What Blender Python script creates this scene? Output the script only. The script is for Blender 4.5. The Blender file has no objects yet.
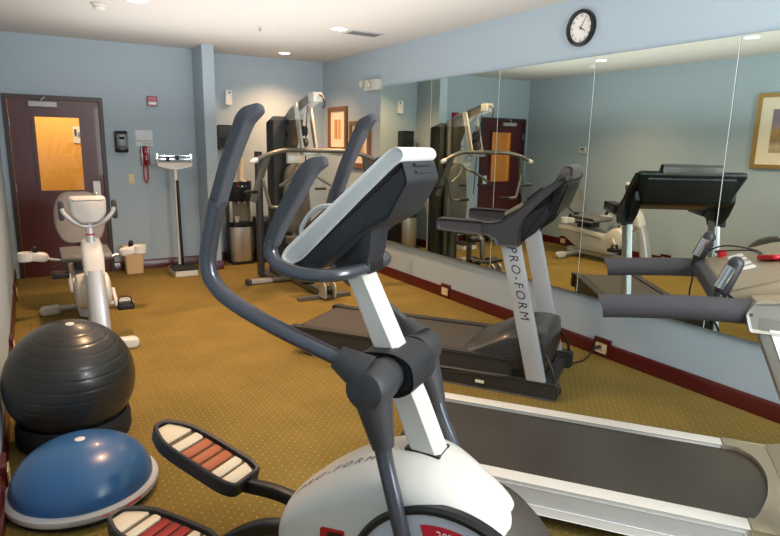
import bpy, bmesh, math, random
from mathutils import Vector, Matrix
PI = math.pi
random.seed(4)
scn = bpy.context.scene
COL = scn.collection

# ------------------------------------------------------------------ camera, world, light, exposure
H = 2.729; XL = -.227; XR = 3.751; YB = 8.0; YA = 8.13; YF = -1.3
cam_d = bpy.data.cameras.new('camera'); cam = bpy.data.objects.new('camera', cam_d); COL.objects.link(cam)
yaw, pitch, roll = [math.radians(a) for a in (31.244, 11.661, -1.016)]
fw = Vector((math.sin(yaw)*math.cos(pitch), math.cos(yaw)*math.cos(pitch), -math.sin(pitch)))
ri = Vector((math.cos(yaw), -math.sin(yaw), 0)); up = ri.cross(fw)
r2 = ri*math.cos(roll) - up*math.sin(roll); u2 = up*math.cos(roll) + ri*math.sin(roll)
cam.matrix_world = Matrix(((r2.x, u2.x, -fw.x, 0), (r2.y, u2.y, -fw.y, 0), (r2.z, u2.z, -fw.z, 1.5984), (0, 0, 0, 1)))
cam_d.sensor_fit = 'HORIZONTAL'; cam_d.sensor_width = 36; cam_d.lens = 36*595.36/780; cam_d.clip_start = .03
scn.camera = cam

world = bpy.data.worlds.new('world'); scn.world = world; world.use_nodes = True
world.node_tree.nodes['Background'].inputs[0].default_value = (.80, .90, 1, 1)
world.node_tree.nodes['Background'].inputs[1].default_value = .5

def area(name, loc, rot, sx, sy, power, color):
    d = bpy.data.lights.new(name, 'AREA'); d.shape = 'RECTANGLE'; d.size = sx; d.size_y = sy; d.energy = power; d.color = color
    o = bpy.data.objects.new(name, d); COL.objects.link(o); o.location = loc; o.rotation_euler = rot; return o
# fill light added behind the camera, standing in for flash at an invented opening
area('rear_fill', (2.40, YF+.02, 1.55), (math.radians(90), 0, math.radians(0)), 1.6, 1.7, 85, (.90, .96, 1))
# the photographer's flash, bounced off the ceiling
area('bounced_flash', (2.0, -.6, 2.15), (math.radians(120), 0, math.radians(12)),   .5, .5, 50, (1, .99, .97))
# upward fill added over the room to brighten the ceiling, no fixture there
area('ceiling_fill', (1.75, 3.75, 1.85), (math.radians(180), 0, 0), 2.8, 6.5, 84, (1, .99, .98))
DOWN_POWER = 170; DOWN_COLOR = (1, .58, .29)
scn.view_settings.view_transform = 'Standard'; scn.view_settings.look = 'None'
scn.view_settings.exposure = 0.13; scn.view_settings.gamma = 1; scn.view_settings.use_curve_mapping = False

# ------------------------------------------------------------------ materials
def lin(c):
    if isinstance(c, str): c = [int(c[i:i+2], 16)/255 for i in (0, 2, 4)]
    return tuple(x/12.92 if x <= .04045 else ((x+.055)/1.055)**2.4 for x in c) + (1,)
def M(name, c, rough=.5, metal=0, spec=.5, coat=0, bump=0, bscale=200, var=0, vscale=6, trans=0, emit=0):
    m = bpy.data.materials.new(name); m.use_nodes = True
    nt = m.node_tree; N = nt.nodes; L = nt.links; b = N['Principled BSDF']
    b.inputs['Base Color'].default_value = lin(c); b.inputs['Roughness'].default_value = rough
    b.inputs['Metallic'].default_value = metal; b.inputs['Specular IOR Level'].default_value = spec
    b.inputs['Coat Weight'].default_value = coat; b.inputs['Transmission Weight'].default_value = trans
    if emit:
        b.inputs['Emission Color'].default_value = lin(c); b.inputs['Emission Strength'].default_value = emit
    if bump or var:
        tc = N.new('ShaderNodeTexCoord')
    if bump:
        n = N.new('ShaderNodeTexNoise'); n.inputs['Scale'].default_value = bscale; n.inputs['Detail'].default_value = 2
        L.new(tc.outputs['Object'], n.inputs['Vector'])
        bp = N.new('ShaderNodeBump'); bp.inputs['Strength'].default_value = bump; bp.inputs['Distance'].default_value = .003
        L.new(n.outputs['Fac'], bp.inputs['Height']); L.new(bp.outputs['Normal'], b.inputs['Normal'])
    if var:
        n = N.new('ShaderNodeTexNoise'); n.inputs['Scale'].default_value = vscale; n.inputs['Detail'].default_value = 4
        L.new(tc.outputs['Object'], n.inputs['Vector'])
        mx = N.new('ShaderNodeMix'); mx.data_type = 'RGBA'
        a = lin(c); mx.inputs[6].default_value = tuple(x*(1-var) for x in a[:3])+(1,)
        mx.inputs[7].default_value = tuple(min(1, x*(1+var)) for x in a[:3])+(1,)
        L.new(n.outputs['Fac'], mx.inputs[0]); L.new(mx.outputs[2], b.inputs['Base Color'])
    return m

def wood(name, c1, c2, rough, axis='Z'):
    m = M(name, c1, rough, coat=.2); nt = m.node_tree; N = nt.nodes; L = nt.links; b = N['Principled BSDF']
    tc = N.new('ShaderNodeTexCoord'); mp = N.new('ShaderNodeMapping')
    mp.inputs['Scale'].default_value = (30, 30, 2) if axis == 'Z' else ((2, 30, 30) if axis == 'X' else (30, 2, 30))
    n = N.new('ShaderNodeTexNoise'); n.inputs['Scale'].default_value = 2; n.inputs['Detail'].default_value = 5
    L.new(tc.outputs['Object'], mp.inputs[0]); L.new(mp.outputs[0], n.inputs['Vector'])
    mx = N.new('ShaderNodeMix'); mx.data_type = 'RGBA'; mx.inputs[6].default_value = lin(c1); mx.inputs[7].default_value = lin(c2)
    L.new(n.outputs['Fac'], mx.inputs[0]); L.new(mx.outputs[2], b.inputs['Base Color']); return m

def carpet():
    m = M('carpet', 'a07c30', .95, spec=.1); nt = m.node_tree; N = nt.nodes; L = nt.links; b = N['Principled BSDF']
    tc = N.new('ShaderNodeTexCoord')
    def dots(ang, sc, off, rad):
        mp = N.new('ShaderNodeMapping'); mp.inputs['Scale'].default_value = (sc, sc, sc)
        mp.inputs['Rotation'].default_value = (0, 0, ang); mp.inputs['Location'].default_value = (off, off, .5)
        L.new(tc.outputs['Object'], mp.inputs[0])
        fr = N.new('ShaderNodeVectorMath'); fr.operation = 'FRACTION'; L.new(mp.outputs[0], fr.inputs[0])
        sp = N.new('ShaderNodeSeparateXYZ'); L.new(fr.outputs[0], sp.inputs[0])
        cb = N.new('ShaderNodeCombineXYZ'); L.new(sp.outputs[0], cb.inputs[0]); L.new(sp.outputs[1], cb.inputs[1])
        di = N.new('ShaderNodeVectorMath'); di.operation = 'DISTANCE'; di.inputs[1].default_value = (.5, .5, 0); L.new(cb.outputs[0], di.inputs[0])
        mr = N.new('ShaderNodeMapRange'); mr.inputs[1].default_value = rad; mr.inputs[2].default_value = rad*.3
        L.new(di.outputs['Value'], mr.inputs[0]); return mr.outputs[0]
    d1 = dots(0, 1/.05, 0, .13); d2 = dots(0, 1/.05, .5, .08)
    mxd = N.new('ShaderNodeMath'); mxd.operation = 'MAXIMUM'; L.new(d1, mxd.inputs[0]); L.new(d2, mxd.inputs[1])
    n1 = N.new('ShaderNodeTexNoise'); n1.inputs['Scale'].default_value = 2.2; n1.inputs['Detail'].default_value = 3; L.new(tc.outputs['Object'], n1.inputs['Vector'])
    n2 = N.new('ShaderNodeTexNoise'); n2.inputs['Scale'].default_value = 260; n2.inputs['Detail'].default_value = 2; L.new(tc.outputs['Object'], n2.inputs['Vector'])
    ad = N.new('ShaderNodeMath'); ad.operation = 'ADD'; L.new(n1.outputs['Fac'], ad.inputs[0]); L.new(n2.outputs['Fac'], ad.inputs[1])
    mr = N.new('ShaderNodeMapRange'); mr.inputs[1].default_value = .6; mr.inputs[2].default_value = 1.4; L.new(ad.outputs[0], mr.inputs[0])
    mx = N.new('ShaderNodeMix'); mx.data_type = 'RGBA'; mx.inputs[6].default_value = lin('6e5d2f'); mx.inputs[7].default_value = lin('8d763f')
    L.new(mr.outputs[0], mx.inputs[0])
    m2 = N.new('ShaderNodeMix'); m2.data_type = 'RGBA'; m2.inputs[7].default_value = lin('a89f5c')
    L.new(mxd.outputs[0], m2.inputs[0]); L.new(mx.outputs[2], m2.inputs[6]); L.new(m2.outputs[2], b.inputs['Base Color'])
    bp = N.new('ShaderNodeBump'); bp.inputs['Strength'].default_value = .5; bp.inputs['Distance'].default_value = .004
    L.new(n2.outputs['Fac'], bp.inputs['Height']); L.new(bp.outputs['Normal'], b.inputs['Normal']); return m

WALL = M('wall_paint', 'aabac5', .75, spec=.25, bump=.25, bscale=120)
CEIL = M('ceiling_paint', 'd3cfc9', .9, spec=.2, bump=.5, bscale=90)
CARPET = carpet()
BASE = wood('mahogany_base', '5a1513', '3f0d0d', .32, 'X')
DOORW = wood('mahogany_door', '5e2629', '48191d', .38)
FRAMEW = M('door_frame_paint', '3b2c2a', .45)
MIRROR = M('mirror_glass', 'd5e1d9', .0, 1)
SEAM = M('polished_glass_edge', 'dfe8e4', .45, spec=.8)
MEDGE = M('mirror_edge', 'b9c2bd', .15, .8)
GLASS = M('window_glass', 'ffffff', .02, trans=1, spec=.12)
AMBER = M('corridor_wall_paint', 'd9a24c', .8)
SHELL = M('white_shell', 'd5d2cb', .3, coat=.1)
T2FACE = M('console_tan', '94866f', .4, .2)
WHITE = M('white_plastic', 'e6e6e4', .35, coat=.1)
OFFW = M('off_white_plastic', 'd3d0c8', .4)
IVORY = M('ivory_plate', 'd9c79a', .4)
LGREY = M('light_grey_plastic', 'b9b9b8', .4)
SILV = M('silver_paint', 'b9bcc0', .35, .35)
SILVD = M('satin_silver', '9c9a94', .38, .5)
GUN = M('gunmetal_tube', '56585f', .22, .55)
CHAR = M('charcoal_plastic', '343437', .48, bump=.15, bscale=500)
CHAR2 = M('dark_charcoal_plastic', '242529', .45, bump=.15, bscale=500)
FOAM = M('foam_grip', '4b4c52', .7, bump=.3, bscale=700)
FOAMD = M('dark_foam_grip', '3c3b40', .75, bump=.4, bscale=600)
BLACK = M('black_plastic', '141416', .4)
BLACKG = M('gloss_black', '0d0d0f', .28)
RUBBER = M('black_rubber', '1b1a1a', .7, bump=.3, bscale=300)
BELT = M('running_belt', '332c26', .27, spec=.7, bump=.15, bscale=900, var=.15, vscale=3)
BELTD = M('dark_running_belt', '423d36', .5, spec=.5, bump=.15, bscale=900)
DECKD = M('dark_deck_plastic', '2f2d2b', .5, bump=.2, bscale=500)
TAN = M('tan_metallic_plastic', '9c917b', .4, .3)
BRONZE = M('bronze_grey_plastic', '4d453d', .35, .3)
RED = M('red_plastic', 'b01822', .3)
REDD = M('red_telephone_plastic', '8c1020', .25, coat=.3)
REDL = M('red_label', 'd3213a', .4)
LBL = M('pale_label', 'c9cdd6', .35)
CREAM = M('cream_pad', 'e3d6bb', .6)
ORANGE = M('terracotta_pad', 'b4603c', .6)
REDPAD = M('red_pad', '9c1f22', .6)
BROWN = M('rubber_tread', '6a5a42', .7)
BLUEV = M('blue_vinyl', '2f5f93', .28, spec=.5, coat=.15)
BALLM = M('anthracite_vinyl', '2b2a29', .3, spec=.5, coat=.1)
STEEL = M('brushed_steel', 'cfcac2', .33, .85)
CHROME = M('chrome', 'd0d0d0', .12, 1)
BEIGE = M('beige_plastic', 'd3b48c', .5)
GYM = M('champagne_metal', '6c6b64', .35, .45)
GYMW = M('pale_metal_plate', 'b0aea5', .35, .3)
SHROUD = M('weight_shroud_cloth', '2f3131', .6, bump=.2, bscale=300)
VINYL = M('grey_vinyl_pad', '57544d', .55, bump=.2, bscale=300)
VINYLL = M('light_grey_vinyl_pad', '68696b', .55, bump=.2, bscale=300)
WOODF = wood('frame_oak', '8a5a2c', '6b4220', .4)
GOLDF = M('gilt_frame', 'b3935c', .4, .5, bump=.9, bscale=120)
MATB = M('mat_board', 'eee3cc', .8)
FACE = M('clock_face', 'e9e6e0', .5)
INK = M('printed_ink', '2b2b2e', .6)
INKG = M('grey_print', '6d7076', .5)
PAPER = M('pale_notice_plate', 'c7ced3', .4)
YELL = M('yellow_sticker', 'ece6c8', .5)
TRANSL = M('translucent_tube', 'd9cfb8', .35, trans=.3)
LENS = M('lamp_lens', 'fff0d8', .3, emit=14)
RUST = M('rust_recess', '6f4630', .5)

def paint(name, cols, axis, scale):
    m = M(name, cols[0], .7); nt = m.node_tree; N = nt.nodes; L = nt.links; b = N['Principled BSDF']
    tc = N.new('ShaderNodeTexCoord'); n = N.new('ShaderNodeTexNoise'); n.inputs['Scale'].default_value = 5; L.new(tc.outputs['Generated'], n.inputs['Vector'])
    sp = N.new('ShaderNodeSeparateXYZ'); L.new(tc.outputs['Generated'], sp.inputs[0])
    ma = N.new('ShaderNodeMath'); ma.operation = 'MULTIPLY_ADD'; ma.inputs[1].default_value = scale; L.new(n.outputs['Fac'], ma.inputs[0]); L.new(sp.outputs[axis], ma.inputs[2])
    cr = N.new('ShaderNodeValToRGB'); cr.color_ramp.interpolation = 'LINEAR'
    el = cr.color_ramp.elements
    while len(el) < len(cols): el.new(.5)
    for i, c in enumerate(cols): el[i].position = (i+.5)/len(cols); el[i].color = lin(c)
    L.new(ma.outputs[0], cr.inputs[0]); L.new(cr.outputs[0], b.inputs['Base Color']); return m
ART1 = paint('art_stripes', ['dcb98a', 'c98a58', 'e6cfa6', 'b4622e', 'd9b27c'], 1, .05)
ART2 = paint('art_bands', ['e8c58a', 'd6a86a', 'a83c22', 'b9552c', 'e3c894'], 1, .05)
ART3 = paint('art_wash', ['b39a72', 'c2b394', '8f7a62', 'b08d52', 'a08a90', '8b7b8c'], 2, .25)

# ------------------------------------------------------------------ mesh helpers
def cat(pts, k):
    P = [Vector(p) for p in pts]
    if k <= 1 or len(P) < 3: return P
    out = []
    for i in range(len(P)-1):
        a = P[i-1] if i else P[0]*2-P[1]; b = P[i]; c = P[i+1]; d = P[i+2] if i+2 < len(P) else P[-1]*2-P[-2]
        for j in range(k):
            t = j/k; out.append(.5*((2*b)+(c-a)*t+(2*a-5*b+4*c-d)*t*t+(3*b-a-3*c+d)*t**3))
    out.append(P[-1]); return out

def cat2(pts, k):
    return [(p.x, p.y) for p in cat([(a, b, 0) for a, b in pts], k)]

def fillet(poly, r, n=4):
    out = []; m = len(poly)
    for i in range(m):
        p = Vector(poly[i]); a = Vector(poly[i-1])-p; b = Vector(poly[(i+1) % m])-p
        rr = min(r, a.length*.45, b.length*.45); q0 = p+a.normalized()*rr; q1 = p+b.normalized()*rr
        for j in range(n+1):
            t = j/n; out.append(tuple(q0*(1-t)**2+p*2*t*(1-t)+q1*t*t))
    return out

def inset(poly, d):
    m = len(poly); A = sum(poly[i-1][0]*poly[i][1]-poly[i][0]*poly[i-1][1] for i in range(m)); s = 1 if A > 0 else -1
    out = []
    for i in range(m):
        p = Vector(poly[i]); e0 = (p-Vector(poly[i-1])); e1 = (Vector(poly[(i+1) % m])-p)
        if e0.length < 1e-7 or e1.length < 1e-7: out.append(tuple(p)); continue
        e0.normalize(); e1.normalize()
        n0 = Vector((-e0.y, e0.x))*s; n1 = Vector((-e1.y, e1.x))*s; b = n0+n1
        if b.length < .3: b = n0
        b.normalize(); k = max(.5, b.dot(n0)); out.append(tuple(p+b*(d/k)))
    return out

class MB:
    def __init__(s): s.v = []; s.f = []
    def add(s, vs, fs):
        o = len(s.v); s.v += [Vector(p) for p in vs]; s.f += [[i+o for i in f] for f in fs]; return s
    def box(s, x0, x1, y0, y1, z0, z1):
        vs = [(x, y, z) for z in (z0, z1) for y in (y0, y1) for x in (x0, x1)]
        return s.add(vs, [(0, 2, 3, 1), (4, 5, 7, 6), (0, 1, 5, 4), (2, 6, 7, 3), (0, 4, 6, 2), (1, 3, 7, 5)])
    def loft(s, rings, cap=True, closed=True):
        n = len(rings[0]); vs = [p for r in rings for p in r]; fs = []
        for i in range(len(rings)-1):
            for j in range(n if closed else n-1):
                k = (j+1) % n; fs.append((i*n+j, i*n+k, (i+1)*n+k, (i+1)*n+j))
        if cap:
            fs.append(tuple(range(n))[::-1]); fs.append(tuple((len(rings)-1)*n+j for j in range(n)))
        return s.add(vs, fs)
    def tube(s, pts, r, n=14, k=1, rnd=False, sq=None):
        P = cat(pts, k); m = len(P)
        if isinstance(r, (int, float)): R = [r]*m
        else:
            R = []
            for i in range(m):
                t = i/(m-1)*(len(r)-1); a = min(int(t), len(r)-2); R.append(r[a]+(r[a+1]-r[a])*(t-a))
        T = [(P[min(i+1, m-1)]-P[max(i-1, 0)]).normalized() for i in range(m)]
        ref = Vector((0, 0, 1)) if abs(T[0].z) < .9 else Vector((1, 0, 0))
        u = T[0].cross(ref).normalized(); rings = []
        def ring(c, u, w, rad):
            if sq: # rounded rectangle section: (width, height) multipliers
                out = []
                for j in range(16):
                    a = 2*PI*(j+.5)/16; ca, sa = math.cos(a), math.sin(a); q = .35
                    out.append(c+u*(math.copysign(abs(ca)**q, ca)*sq[0]*rad)+w*(math.copysign(abs(sa)**q, sa)*sq[1]*rad))
                return out
            return [c+u*(math.cos(2*PI*j/n)*rad)+w*(math.sin(2*PI*j/n)*rad) for j in range(n)]
        for i in range(m):
            u = (u-T[i]*u.dot(T[i])).normalized(); w = T[i].cross(u)
            if rnd and i == 0:
                for a in (80, 55, 28): rings.append(ring(P[0]-T[0]*R[0]*math.sin(math.radians(a)), u, w, R[0]*math.cos(math.radians(a))))
            rings.append(ring(P[i], u, w, R[i]))
            if rnd and i == m-1:
                for a in (28, 55, 80): rings.append(ring(P[i]+T[i]*R[i]*math.sin(math.radians(a)), u, w, R[i]*math.cos(math.radians(a))))
        return s.loft(rings)
    def lathe(s, prof, c=(0, 0, 0), axis='z', n=40, ang=None):
        c = Vector(c); rings = []
        for r, h in prof:
            ring = []
            for j in range(n):
                a = 2*PI*j/n; x, y = r*math.cos(a), r*math.sin(a)
                ring.append(c+Vector({'z': (x, y, h), 'x': (h, x, y), 'y': (x, h, y)}[axis]))
            rings.append(ring)
        if prof[0][0] > .0305 and prof[-1][0] > .0305: return s.loft(rings+[rings[0]], cap=False)   # a hollow ring
        return s.loft(rings)
    def prism(s, poly, x0, x1, e=0, plane='yz', steps=3):
        """poly in (y,z) swept along x with rounded edges e ('xz' sweeps along y, 'xy' along z)"""
        def P(q, t): return {'yz': (t, q[0], q[1]), 'xz': (q[0], t, q[1]), 'xy': (q[0], q[1], t)}[plane]
        rings = []
        if e:
            for i in range(steps): a = PI/2*i/steps; rings.append([P(q, x0+e*(1-math.sin(a))) for q in inset(poly, e*(1-math.cos(PI/2-a)))])
        rings.append([P(q, x0+e) for q in poly]); rings.append([P(q, x1-e) for q in poly])
        if e:
            for i in range(steps-1, -1, -1): a = PI/2*i/steps; rings.append([P(q, x1-e*(1-math.sin(a))) for q in inset(poly, e*(1-math.cos(PI/2-a)))])
        return s.loft(rings)
    def rbox(s, x0, x1, y0, y1, z0, z1, r=.01, e=None, plane='xy', n=3):
        d = {'xy': ((x0, y0), (x1, y0), (x1, y1), (x0, y1)), 'yz': ((y0, z0), (y1, z0), (y1, z1), (y0, z1)), 'xz': ((x0, z0), (x1, z0), (x1, z1), (x0, z1))}[plane]
        t = {'xy': (z0, z1), 'yz': (x0, x1), 'xz': (y0, y1)}[plane]
        return s.prism(fillet(d, r, n), t[0], t[1], r*.5 if e is None else e, plane)
    def sphere(s, c, r, n=24, m=14, sx=1, sy=1, sz=1):
        rings = []
        for i in range(1, m):
            a = PI*i/m; rings.append([(c[0]+sx*r*math.sin(a)*math.cos(2*PI*j/n), c[1]+sy*r*math.sin(a)*math.sin(2*PI*j/n), c[2]-sz*r*math.cos(a)) for j in range(n)])
        return s.loft(rings)
    def mir(s):
        q = MB(); q.v = [Vector((-p.x, p.y, p.z)) for p in s.v]; q.f = [f[::-1] for f in s.f]; return q
    def move(s, x, y, z):
        for p in s.v: p += Vector((x, y, z))
        return s
    def build(s, name, mat, parent=None, flip=False, smooth=38, label=None):
        me = bpy.data.meshes.new(name); sg = -1 if flip else 1
        me.from_pydata([(p.x, sg*p.y, p.z) for p in s.v], [], s.f)
        bm = bmesh.new(); bm.from_mesh(me); bmesh.ops.recalc_face_normals(bm, faces=bm.faces)
        lim = math.radians(smooth)
        for f in bm.faces: f.smooth = True
        for e in bm.edges:
            if len(e.link_faces) == 2 and e.calc_face_angle(0) > lim: e.smooth = False
        bm.to_mesh(me); bm.free(); me.materials.append(mat)
        o = bpy.data.objects.new(name, me); COL.objects.link(o)
        if parent: o.parent = parent
        if label: o['label'] = label
        return o

def thing(name, label, catg, loc=(0, 0, 0), rz=0, group=None):
    o = bpy.data.objects.new(name, None); COL.objects.link(o); o.empty_display_size = .1
    o.location = loc; o.rotation_euler = (0, 0, rz); return tag(o, label, catg, group)
def tag(o, label, catg, group=None):
    o['label'] = label; o['category'] = catg
    if group: o['group'] = group
    return o
def dup(o, loc, rz=None, label=None):
    r = o.copy(); COL.objects.link(r); r.location = loc
    if rz is not None: r.rotation_euler = (0, 0, rz)
    if label: r['label'] = label
    for c in list(o.children):
        d = c.copy(); COL.objects.link(d); d.parent = r
        for g in list(c.children):
            h = g.copy(); COL.objects.link(h); h.parent = d
    return r
def struct(o): o['kind'] = 'structure'; return o
def text(name, s, size, mat, parent, loc, xd, yd, ext=.001, shear=0, align='CENTER', space=1, bold=0):
    cu = bpy.data.curves.new(name, 'FONT'); cu.body = s; cu.size = size; cu.extrude = ext; cu.shear = shear; cu.align_x = align; cu.align_y = 'CENTER'
    cu.space_character = space; cu.offset = bold; cu.resolution_u = 3
    t = bpy.data.objects.new(name+'_tmp', cu); COL.objects.link(t); bpy.context.view_layer.update()
    me = bpy.data.meshes.new_from_object(t.evaluated_get(bpy.context.evaluated_depsgraph_get()))
    bpy.data.objects.remove(t); bpy.data.curves.remove(cu)
    xd = Vector(xd).normalized(); yd = Vector(yd); yd = (yd-xd*yd.dot(xd)).normalized(); zd = xd.cross(yd); loc = Vector(loc)
    for v in me.vertices: v.co = loc+xd*v.co.x+yd*v.co.y+zd*v.co.z
    me.materials.clear(); me.materials.append(mat); me.name = name
    o = bpy.data.objects.new(name, me); COL.objects.link(o); o.parent = parent; return o

# ------------------------------------------------------------------ room shell
PX0, PX1, PY = 1.90, 2.04, 7.52
struct(MB().box(XL-.1, XR+.1, YF-.1, YA+.1, -.1, 0).build('floor', CARPET))
struct(MB().box(XL-.1, XR+.1, YF-.1, YA+.1, H, H+.1).build('ceiling', CEIL))
struct(MB().box(XL-.1, XL, YF-.1, YA+.1, 0, H).build('wall_left', WALL))
struct(MB().box(XR, XR+.1, YF-.1, YA+.1, 0, H).build('wall_right', WALL))
DX0, DX1, DZ = -.125, .79, 2.035      # door opening
wb = MB(); wb.box(XL, DX0-.04, YB, YB+.12, 0, H); wb.box(DX1+.04, PX0, YB, YB+.12, 0, H); wb.box(DX0-.04, DX1+.04, YB, YB+.12, DZ+.04, H)
struct(wb.build('wall_back', WALL))
struct(MB().box(PX0, PX1, PY, YA, 0, H).build('wall_pier', WALL))
struct(MB().box(PX1, XR, YA, YA+.1, 0, H).build('wall_alcove', WALL))
wf = MB(); wf.box(XL, XR, YF-.1, YF, 0, .7); wf.box(XL, XR, YF-.1, YF, 2.4, H); wf.box(XL, 1.6, YF-.1, YF, .7, 2.4); wf.box(3.2, XR, YF-.1, YF, .7, 2.4)  # unseen wall; its opening is made up for the rear fill light
struct(wf.build('wall_front', WALL))
# corridor behind the door
struct(MB().box(-1.2, 1.8, 9.6, 9.7, 0, 2.6).build('wall_corridor', AMBER))
struct(MB().box(-1.2, 1.8, YB+.12, 9.6, -.05, 0).build('floor_corridor', CARPET))
struct(MB().box(-1.3, 1.8, YB+.13, 9.7, 2.6, 2.7).build('ceiling_corridor', CEIL))
struct(MB().box(-1.3, -1.2, YB+.13, 9.7, 0, 2.6).build('wall_corridor_left', AMBER))
struct(MB().box(1.70, 1.80, YB+.13, 9.6, 0, 2.6).build('wall_corridor_right', AMBER))
cl = bpy.data.lights.new('corridor_lamp', 'AREA'); cl.shape = 'DISK'; cl.size = .5; cl.energy = 34; cl.color = (1, .80, .50)
clo = bpy.data.objects.new('corridor_lamp', cl); COL.objects.link(clo); clo.location = (.4, 8.9, 2.55)

def base(name, x0, x1, y0, y1, axis):
    m = MB(); t = .018; h = .115
    if axis == '+x': pol = [(x0, 0), (x0+t, 0), (x0+t, h-.02), (x0+.008, h), (x0, h)]; m.prism(pol, y0, y1, 0, 'xz')
    if axis == '-x': pol = [(x0, 0), (x0-t, 0), (x0-t, h-.02), (x0-.008, h), (x0, h)]; m.prism(pol, y0, y1, 0, 'xz')
    if axis == '-y': pol = [(y0, 0), (y0-t, 0), (y0-t, h-.02), (y0-.008, h), (y0, h)]; m.prism(pol, x0, x1, 0, 'yz')
    return struct(m.build(name, BASE))
base('baseboard_left', XL, 0, YF, YB, '+x'); base('baseboard_right', XR, 0, YF, YA, '-x')
base('baseboard_back', DX1+.045, PX0, YB, 0, '-y'); base('baseboard_alcove', PX1, XR, YA, 0, '-y')
base('baseboard_pier', PX0-.018, PX1+.018, PY, 0, '-y'); base('baseboard_pier_left', PX0, 0, PY, YB, '-x'); base('baseboard_pier_right', PX1, 0, PY, YA, '+x')

# door
dr = thing('door_1', 'mahogany door with narrow lit window, closer and lever handle in back wall', 'door', (0, 0, 0)); struct(dr)
fm = MB(); fm.box(DX0-.045, DX0, YB-.02, YB+.12, 0, DZ+.048); fm.box(DX1, DX1+.045, YB-.02, YB+.12, 0, DZ+.048); fm.box(DX0, DX1, YB-.02, YB+.12, DZ, DZ+.048)
fm.build('door_frame', FRAMEW, dr)
WX0, WX1, WZ0, WZ1 = .115, .585, 1.0, 1.855
pm = MB(); a, b = YB+.01, YB+.055
pm.box(DX0+.003, WX0, a, b, .008, DZ-.003); pm.box(WX1, DX1-.003, a, b, .008, DZ-.003); pm.box(WX0, WX1, a, b, .008, WZ0); pm.box(WX0, WX1, a, b, WZ1, DZ-.003)
pm.build('door_panel', DOORW, dr)
wm = MB()
for q in ((WX0-.025, WX0+.012, WZ0-.025, WZ1+.025), (WX1-.012, WX1+.025, WZ0-.025, WZ1+.025)): wm.box(q[0], q[1], YB-.008, YB+.009, q[2], q[3])
wm.box(WX0+.012, WX1-.012, YB-.008, YB+.009, WZ0-.025, WZ0+.012); wm.box(WX0+.012, WX1-.012, YB-.008, YB+.009, WZ1-.012, WZ1+.025)
wmo = wm.build('window_frame', DOORW, dr)
MB().box(WX0, WX1, YB+.028, YB+.034, WZ0, WZ1).build('pane', GLASS, dr)
cm = MB().rbox(.075, .36, YB-.05, YB+.01, 1.955, 2.01, .01).build('door_closer', LGREY, dr)
MB().tube([(.20, YB-.03, 2.015), (.21, YB-.06, 2.035), (.235, YB-.07, 2.05), (.24, YB-.02, 2.06)], .011, 8).build('arm', SILV, cm)
lk = MB().rbox(.665, .745, YB-.02, YB+.01, .94, 1.115, .01, plane='xz').build('lock_plate', WHITE, dr)
MB().tube([(.70, YB-.02, .975), (.70, YB-.065, .975), (.60, YB-.065, .97)], .011, 10, rnd=True).build('handle', CHROME, lk)
for z in (.25, 1.05, 1.78): MB().tube([(DX0+.004, YB-.012, z-.05), (DX0+.004, YB-.012, z+.05)], .009, 8).build('hinge', SILVD, dr)
cp = MB().rbox(.60, .70, 9.585, 9.6, 1.55, 1.78, .008, plane='xz').build('access_panel', OFFW); tag(cp, 'pale switch panel on amber corridor wall seen through door window', 'panel')
MB().box(.615, .645, 9.575, 9.585, 1.66, 1.74).build('screen', INK, cp); MB().box(.66, .685, 9.575, 9.585, 1.64, 1.70).build('screen', INKG, cp)

# wall mirrors
MZ0, MZ1, MX = .462, 2.273, XR-.038
edges = [6.40, 5.335, 4.27, 3.205, 2.135, 1.07, 0.0]
mlab = ['tall wall mirror panel at the far end, reflecting the water cooler corner', 'wall mirror panel, second from far end, reflecting the weight machine',
        'wall mirror panel behind the grey treadmill, third from far end', 'wall mirror panel under the clock, reflecting the treadmill console',
        'wall mirror panel at right picture edge, reflecting a gilt framed picture', 'wall mirror panel nearest the front wall, outside the picture']
for i in range(5):
    y1, y0 = edges[i]-.0015, edges[i+1]+.0015
    t = thing('wall_mirror', mlab[i], 'mirror', (MX, y0, MZ0), 0, 'mirror panels along the right wall')
    MB().box(0, .037, 0, y1-y0, 0, MZ1-MZ0).build('backing', MEDGE, t)
    MB().box(-.004, 0, 0, y1-y0, 0, MZ1-MZ0).build('glass', MIRROR, t)
    MB().prism([(-.004, -.0005), (-.0052, .0005), (-.004, .0045)], 0, MZ1-MZ0, 0, 'xy').build('polished_edge', SEAM, t)

# ------------------------------------------------------------------ ceiling fittings
def downlight(x, y, label):
    t = thing('ceiling_light', label, 'ceiling light', (x, y, H), 0, 'recessed ceiling downlights')
    MB().lathe([(.066, -.001), (.092, -.001), (.092, -.006), (.085, -.011), (.070, -.009), (.066, -.004)], n=28).build('trim_ring', WHITE, t)
    MB().lathe([(.0665, -.002), (.0665, -.005), (.03, -.010), (.001, -.011)], n=24).build('lens', LENS, t)
    l = bpy.data.lights.new('bulb', 'SPOT'); l.energy = DOWN_POWER; l.color = DOWN_COLOR; l.spot_size = math.radians(130); l.spot_blend = 1.0; l.shadow_soft_size = .06
    o = bpy.data.objects.new('bulb', l); COL.objects.link(o); o.parent = t; o.location = (0, 0, -.03)
downlight(2.954, 7.56, 'recessed downlight in the ceiling over the far alcove corner')
downlight(2.80, 5.67, 'recessed downlight beside the ceiling air vent')
downlight(.90, 5.55, 'recessed downlight at the top picture edge beside the smoke detector')
downlight(1.05, 3.56, 'recessed downlight seen only in the right mirror panel')
t = thing('smoke_detector', 'round white smoke detector on the ceiling at the top picture edge', 'smoke detector', (.65, 5.90, H))
MB().lathe([(.062, -.001), (.065, -.012), (.058, -.018), (.03, -.018)], n=24).build('base', OFFW, t)
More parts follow.
